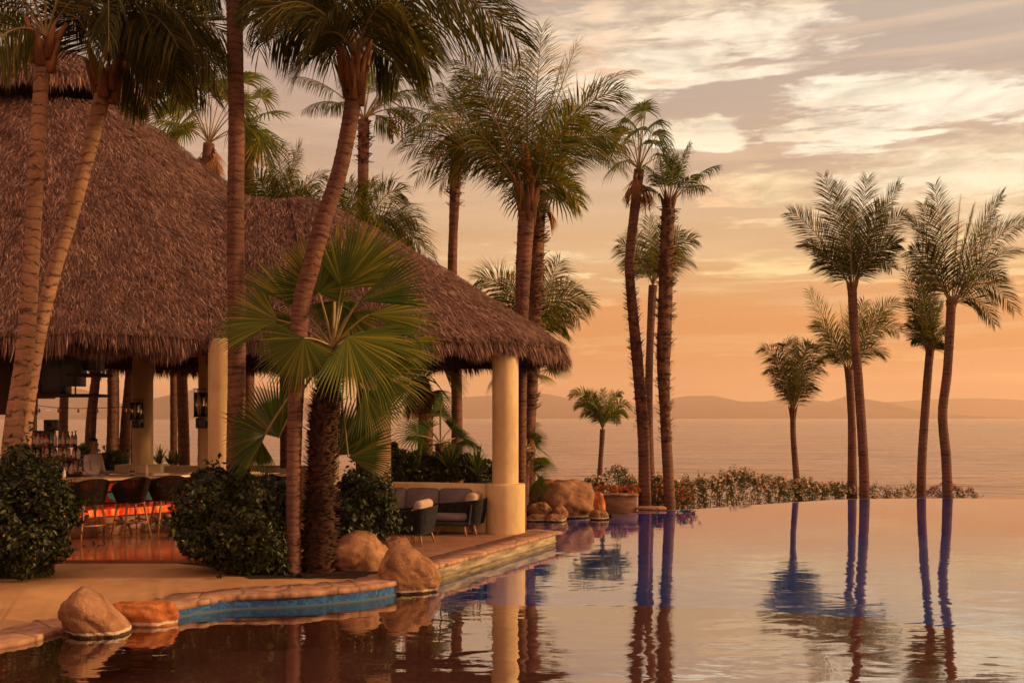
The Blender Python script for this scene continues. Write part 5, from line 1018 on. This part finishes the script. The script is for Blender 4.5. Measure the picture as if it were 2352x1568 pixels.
# --- fan palm at the bed (hero) ---------------------------------------
HP=14.95
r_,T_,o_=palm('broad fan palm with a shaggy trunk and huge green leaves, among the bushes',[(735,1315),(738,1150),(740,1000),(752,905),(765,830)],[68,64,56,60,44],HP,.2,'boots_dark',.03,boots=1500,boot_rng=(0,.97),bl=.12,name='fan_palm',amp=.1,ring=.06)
leaves=[ # hub px,py, dy, out angle(deg; 90=up), R px, normal tilt, droop, spread, material
 (638,735,.1,176,168,(.0,-.8,.6),.06,120,0),(698,776,-.45,243,140,(-.1,-.85,.5),.08,190,0),(798,772,-.5,-50,178,(.15,-.85,.5),.12,150,0),
 (731,672,.2,96,135,(-.1,-.95,.2),.02,250,1),(785,660,.1,66,150,(.15,-.9,.2),.03,130,0),(824,692,-.2,20,195,(.1,-.8,.5),.05,62,1),(848,722,.1,-2,180,(.1,-.7,.7),.08,80,0),
 (682,705,.2,137,170,(.3,-.7,.2),.03,46,0),(800,720,.4,-70,100,(.1,-.95,.2),.05,170,0),(770,690,.35,-88,90,(.0,-.95,.1),.04,170,1),(884,789,-.1,-12,150,(.0,-.6,.8),.10,70,0),
 (862,850,-.2,-26,150,(.2,-.8,.4),.14,110,0),(835,895,.1,-55,125,(.2,-.9,.3),.10,110,1),
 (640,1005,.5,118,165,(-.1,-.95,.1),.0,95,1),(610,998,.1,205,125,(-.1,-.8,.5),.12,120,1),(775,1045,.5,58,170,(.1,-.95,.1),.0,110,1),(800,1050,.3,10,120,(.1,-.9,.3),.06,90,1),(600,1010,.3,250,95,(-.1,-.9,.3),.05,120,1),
 (768,640,.3,84,165,(.1,-.95,.1),.0,12,2),(772,650,.32,92,150,(-.1,-.95,.1),.0,10,2),(800,640,.5,48,185,(.1,-.9,.2),.03,90,0),(720,640,.5,118,120,(-.1,-.9,.2),.02,60,2),(690,740,.5,205,110,(-.1,-.9,.3),.08,110,1),(850,760,.5,-35,120,(.1,-.9,.3),.08,120,1)
]
mb=MB(); Cw=at(765,800,HP)-o_
for k,(px,py,dy,ang,rp,N,dr,spd,mt) in enumerate(leaves):
    H=at(px,py,HP+dy)-o_; a=R(ang); out=np.array([math.cos(a),.12*(1 if dy>0 else -1),math.sin(a)]); Rr=rp*.92/F*HP
    fan(mb,Cw,H,N,out,Rr,max(int(spd/3.7),5),spd,dr,900+k,m={0:0,1:1,2:2}[mt],mr=3,split=.58,fold=.12+.1*random.random(),pet=.018)
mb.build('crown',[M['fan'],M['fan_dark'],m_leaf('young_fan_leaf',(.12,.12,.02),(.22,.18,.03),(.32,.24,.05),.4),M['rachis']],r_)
# --- fan palms in the garden right of it, seen under the roof
for lab,tr,wd,Y,hubs,Rr,sd,dd,mt in [
  ('bushy fan palm behind the lounge, under the roof by the near fan palm',[(975,1100),(978,960),(968,870)],[38,34,34],23.5,[(930,820,0),(950,840,.5),(1000,835,-.4),(1020,850,.5),(960,880,-.6),(1000,880,.6),(935,870,.6),(900,850,0),(985,900,.9)],.75,61,12,'fan'),
  ('low fan palm with one upright spear behind the sofa',[(1012,1100),(1012,1070),(1012,1020)],[24,24,26],23.2,[(985,985,0),(1035,985,.4),(960,1000,-.4),(1060,1005,.5),(1010,955,.2),(1012,940,0),(1045,1020,-.5),(975,1030,.4)],.6,62,3,'fan_dark'),
  ('low fan palm right behind the corner column',[(1205,1120),(1206,1060),(1208,1030)],[22,22,22],24.6,[(1225,1010,0),(1235,1030,.4),(1190,1005,-.3),(1210,995,.3),(1238,1050,.3),(1180,1030,.3)],.5,63,2,'fan_dark'),
  ('spiky dark fan plant between the column and the large boulder',[(1205,1150),(1205,1110),(1206,1090)],[20,20,20],24.9,[(1225,1075,0),(1232,1090,.3),(1215,1060,-.2),(1195,1060,.3),(1230,1105,-.2),(1200,1080,-.3)],.48,64,0,'fan_dark')]:
    r_,T_,o_=palm(lab,tr,wd,Y,.0,'boots',.05,boots=70,bl=.1,name='fan_palm'); fanpalm_crown(r_,o_,T_,hubs,Y,Rr,(mt,'rachis','dead'),26,.2,sd,dd,.7,200)
# palm beside it with fan crown in front of trunk 1050: dry hanging leaves near the eave
# --- bushes -----------------------------------------------------------
def bush(name,label,cat,blobs,nleaf,size,mat,group=None,flowers=None,seed=0,stems=10,base=None,parts=True):
    """blobs: (x,y,z,rx,ry,rz) world"""
    rg=np.random.default_rng(seed); B=np.array(blobs); ex=[]
    for b in B:
        for q in range(7):
            dd=nrm(rg.normal(size=3)+np.array([0,-.2,.45])); f=rg.uniform(.22,.42); ex.append(np.r_[b[:3]+dd*b[3:6]*rg.uniform(.85,1.12),b[3:6]*f])
    B0=B; B=np.vstack([B,ex]); org=np.array(base) if base is not None else np.array([B0[:,0].mean(),B0[:,1].mean(),.2]); root=empty(name,org); tag(root,label,cat,group)
    vol=B[:,3]*B[:,4]*B[:,5]; k=rg.choice(len(B),nleaf,p=vol**.66/(vol**.66).sum()); d=nrm(rg.normal(size=(nleaf,3))); rad=1-np.abs(rg.normal(0,.17,nleaf)); 
    fr=B[k,:3]; p=fr+d*B[k,3:6]*rad[:,None]; lumpv=np.array([mnoise.noise(Vector(q*3.1)) for q in p]); ns=int(nleaf/420); si=rg.integers(nleaf,size=ns); so=p[si]; sdir=nrm(d[si]+np.array([0,-.1,.7])+rg.normal(0,.35,(ns,3))); kk=rg.integers(ns,size=ns*16); sel=rg.choice(nleaf,ns*16,replace=False); ln_=B0[:,3:6].mean()*1.0; p[sel]=so[kk]+sdir[kk]*(rg.uniform(.1,1.,ns*16)*ln_)[:,None]+rg.normal(0,.016,(ns*16,3)); lump2=np.array([mnoise.noise(Vector(q*7.3)) for q in p]); p=p+d*(lumpv*.30+lump2*.16+np.maximum(rg.normal(0,.05,nleaf),0))[:,None]*B[k,3:6].mean(1)[:,None]
    p[:,2]=np.maximum(p[:,2],org[2]+.02)
    n=nrm(d+rg.normal(0,.6,(nleaf,3))+np.array([0,0,.35])); t=nrm(np.cross(n,rg.normal(size=(nleaf,3)))); s=np.cross(n,t); L=(size*rg.uniform(.5,1.55,nleaf))[:,None]
    V=np.stack([p-t*L*.5,p+s*L*.24+n*L*.07,p+t*L*.5-n*L*.06,p-s*L*.24+n*L*.07],1)-org; o=np.arange(nleaf)*4; mb=MB(); mb.add(V.reshape(-1,3),Q=None,T=np.concatenate([np.stack([o,o+1,o+2],1),np.stack([o,o+2,o+3],1)])); mb.build('foliage',M[mat],root)
    sm=MB()
    for i in range(stems):
        b=B0[rg.integers(len(B0))]; q=b[:3]+rg.normal(0,.3,3)*b[3:6]; a=np.array([B0[:,0].mean()*.5+b[0]*.5+rg.normal(0,.1)*b[3],b[1]+.1,org[2]-.02]); sm.tube([a-org,(a*.5+q*.5)+rg.normal(0,.03,3)-org,q-org],[.018,.013,.005],5)
    sm.build('stem',M['stem'],root)
    if flowers:
        nf,mf,sz,zlo=flowers; k=rg.integers(len(B),size=nf); d=nrm(rg.normal(size=(nf,3))+np.array([0,-.5,.4])); p=B[k,:3]+d*B[k,3:6]*rg.uniform(.95,1.1,nf)[:,None]; p[:,2]=np.maximum(p[:,2],org[2]+zlo); fm=MB(); VV=[];TT=[];c=0
        for q in p:
            nn=nrm(rg.normal(0,.5,3)+np.array([0,-.6,.6])); a=nrm(np.cross(nn,[0.3,.2,1])); b_=np.cross(nn,a)
            for j in range(5):
                an=j*1.2566+rg.uniform(0,.4); e=a*math.cos(an)+b_*math.sin(an); e2=a*math.cos(an+.6)+b_*math.sin(an+.6); e3=a*math.cos(an-.6)+b_*math.sin(an-.6); VV+=[q-org,q+e3*sz*.7-org+nn*sz*.2,q+e*sz-org+nn*sz*.3,q+e2*sz*.7-org+nn*sz*.2]; TT+=[(c,c+1,c+2),(c,c+2,c+3)]; c+=4
        fm.add(VV,T=TT); fm.build('blossom',M[mf],root)
    return root
def pb(px,py,Y,rpx,rpy,ry=None): p=at(px,py,Y); return (p[0],p[1],p[2],rpx/F*Y,(ry if ry else rpx/F*Y),rpy/F*Y)
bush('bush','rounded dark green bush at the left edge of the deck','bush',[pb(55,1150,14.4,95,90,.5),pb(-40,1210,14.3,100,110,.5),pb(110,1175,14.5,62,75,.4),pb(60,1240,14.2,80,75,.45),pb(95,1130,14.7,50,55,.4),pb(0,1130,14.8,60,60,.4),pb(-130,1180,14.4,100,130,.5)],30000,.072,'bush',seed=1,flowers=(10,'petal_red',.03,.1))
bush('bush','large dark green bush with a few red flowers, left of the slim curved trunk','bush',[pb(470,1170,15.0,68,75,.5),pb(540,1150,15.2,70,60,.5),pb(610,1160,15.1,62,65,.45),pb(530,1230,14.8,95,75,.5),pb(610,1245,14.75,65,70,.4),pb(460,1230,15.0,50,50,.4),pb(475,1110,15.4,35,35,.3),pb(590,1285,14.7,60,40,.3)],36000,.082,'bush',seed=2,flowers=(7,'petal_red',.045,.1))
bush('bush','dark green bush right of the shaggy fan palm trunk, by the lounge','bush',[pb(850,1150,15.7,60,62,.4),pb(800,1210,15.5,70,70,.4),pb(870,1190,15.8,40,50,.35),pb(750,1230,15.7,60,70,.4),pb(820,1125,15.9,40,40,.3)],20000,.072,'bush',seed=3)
bush('bush','loose dark shrub mass behind the lounge wall','bush',[pb(930,1075,22.5,36,34,.5),pb(985,1085,22.6,38,30,.5),pb(1050,1070,22.8,34,34,.6),pb(1100,1090,22.9,30,30,.5),pb(905,1050,22.9,20,26,.4)],7500,.10,'bush',seed=4,base=(-1.6,22.6,.2))
bush('bush','low dark shrubs filling the garden far behind the lounge wall','bush',[pb(920,1085,27.5,40,26,.5),pb(990,1082,27.6,44,26,.5),pb(1060,1084,27.5,44,26,.5),pb(1120,1086,27.6,40,24,.5)],6500,.12,'bush',seed=14,base=(-1.6,27.5,.05))
bush('bush','green shrub behind the bartender by the sea','bush',[pb(180,1065,28.6,28,26,.4),pb(205,1050,28.6,22,30,.4)],2600,.10,'shrub',seed=5,base=(-12.,28.6,.1))
bush('bush','bright green shrub between the two leaning trunks right of the bartender','bush',[pb(240,1065,28.3,22,22,.4),pb(275,1065,28.3,18,24,.4)],2200,.10,'shrub',seed=6,base=(-11.3,28.3,.1))
def spiky(label,px,py,Y,n,L,seed,mat='fan_dark'):
    rg=random.Random(seed); p=at(px,py,Y); root=empty('agave',p); tag(root,label,'plant'); mb=MB()
    for k in range(n):
        a=rg.uniform(0,6.28); e=rg.uniform(.3,1.5); d=np.array([math.cos(a)*math.cos(e),math.sin(a)*math.cos(e),math.sin(e)]); s=np.array([-math.sin(a),math.cos(a),0])*.022; l=L*rg.uniform(.6,1.1); q=d*l; m_=q*.5+np.array([0,0,.05]); mb.add([-s,s,m_+s,m_-s,q],Q=[(0,1,2,3)],T=[(3,2,4)])
    mb.build('leaves',M[mat],root)
spiky('spiky dark plant at the foot of the far column, left one',366,1066,28.2,34,.62,1); spiky('low spiky plant right of the far column, middle one',390,1068,28.2,26,.42,2); spiky('thin spiky plant beside the lone trunk behind the bar',405,1068,28.1,24,.55,3,'shrub')
for i,(x,y) in enumerate([(930,1100),(960,1085),(1030,1075),(1095,1090)]):
    spiky(['spiky dark plant behind the low wall, nearest the near bush','spiky dark plant behind the left end of the sofa','tall spiky dark plant behind the middle of the low wall','spiky dark plant behind the low wall next to the column'][i],x,y,22.2,46,.75,20+i)
# flower border beyond the infinity edge
border=[]
def edgeY(px): 
    X=far_s[:,0]/far_s[:,1]*F+CX; i=np.argsort(X[:45]); return np.interp(px,X[:45][i],far_s[:45,1][i])
xs=np.r_[np.arange(1535,1945,31)]
rgf=random.Random(5)
for i,px in enumerate(xs):
    Y=edgeY(px)+7.2; topy=1103-(26*math.exp(-((px-1705)/55.)**2))-rgf.uniform(-5,8); boty=1172; cz=(topy+boty)/2; 
    bush('flowering_shrub','pale flowered shrub in the long border beyond the pool edge','shrub',[pb(px,(topy+boty)/2+6,Y,22,(boty-topy)/2,.5),pb(px+12,topy+16,Y+.1,14,15,.3),pb(px-10,topy+24,Y,14,16,.3)],1900,.060,'shrub','pale flowered shrubs beyond the pool edge',(120,'petal',.045,.15),seed=100+i,stems=4,base=(at(px,1170,Y)[0],Y,-1.0))
for i,px in enumerate(np.arange(1965,2125,27)):
    Y=edgeY(px)+6.5; bush('flowering_shrub','low pale flowered shrub near the right end of the border','shrub',[pb(px,1135,Y,20,20,.4)],700,.05,'shrub','low pale shrubs at the right end of the border',(70,'petal',.032,.1),seed=200+i,stems=3,base=(at(px,1170,Y)[0],Y,-1.))
for i,(px,py,lab,fl) in enumerate([(2140,1133,'dark pink flowered shrub beside the right pair of trunks','petal_pink'),(2165,1126,'taller dark green shrub with pink flowers between the right trunks','petal_pink'),(2195,1132,'pink flowered shrub at the very end of the border','petal_pink'),(2220,1137,'lowest pink shrub, last in the border','petal_pink')]):
    Y=edgeY(min(px,2200))+5.5; bush('flowering_shrub',lab,'shrub',[pb(px,py+6,Y,19,20,.4)],900,.05,'bush',None,(60,fl,.034,.1),seed=220+i,stems=3,base=(at(px,1170,Y)[0],Y,-1.))
for i,(px,py,rx,ry_,lab,fl,mt,Y) in enumerate([(1405,1100,48,28,'pale flowered shrub around the smallest palm','petal','shrub',29.6),(1365,1115,25,20,'low green shrub left of the smallest palm','petal','shrub',29.2),(1440,1120,30,22,'green shrub behind the planter wall','petal','shrub',28.8),(1400,1128,40,12,'red leaved low planting over the planter wall','petal_red','dead',27.4),(1450,1128,20,12,'red leaved clump above the right end of the planter','petal_red','dead',27.4),(1515,1135,26,22,'orange green clump between the two shaggy trunks','petal_red','shrub',28.2),(1565,1145,34,24,'coral flowered clump right of the shaggy trunk','petal_red','shrub',28.),(1512,1110,18,16,'pale flowers behind the shaggy trunks','petal','shrub',29.6)]):
    bush('flowering_shrub',lab,'shrub',[pb(px,py,Y,rx,ry_,.4),pb(px+rx*.4,py-ry_*.3,Y,rx*.5,ry_*.7,.3)],1500,.055,mt,None,(110,fl,.034,.1),seed=240+i,stems=4,base=(at(px,1160,Y)[0],Y,-.3))
# ------------------------------------------------------------------ haze
def build_haze():
    mb=MB(); mb.box((0,4500,190),(19000,9800,402)); 
    m=bpy.data.materials.new('haze'); m.use_nodes=True; t=NT(m.node_tree); out=t.n('ShaderNodeOutputMaterial'); v=t.n('ShaderNodeVolumePrincipled'); t.set(v.inputs['Color'],(1.,.78,.60)); v.inputs['Density'].default_value=1.25e-4; v.inputs['Anisotropy'].default_value=.3
    t.link(v.outputs[0],out.inputs['Volume']); o=mb.build('haze',m); o['kind']='stuff'; o['label']='warm evening haze over the bay'; o['category']='haze'
build_haze()
# ------------------------------------------------------------------ render settings
scene.view_settings.view_transform='Standard'; scene.view_settings.look='None'; scene.view_settings.gamma=1; scene.view_settings.exposure=.08; scene.view_settings.use_curve_mapping=False
scene.cycles.use_denoising=True; scene.cycles.max_bounces=8; scene.cycles.diffuse_bounces=3; scene.cycles.glossy_bounces=3; scene.cycles.transparent_max_bounces=12; scene.cycles.volume_bounces=1; scene.cycles.caustics_reflective=False; scene.cycles.sample_clamp_indirect=4.
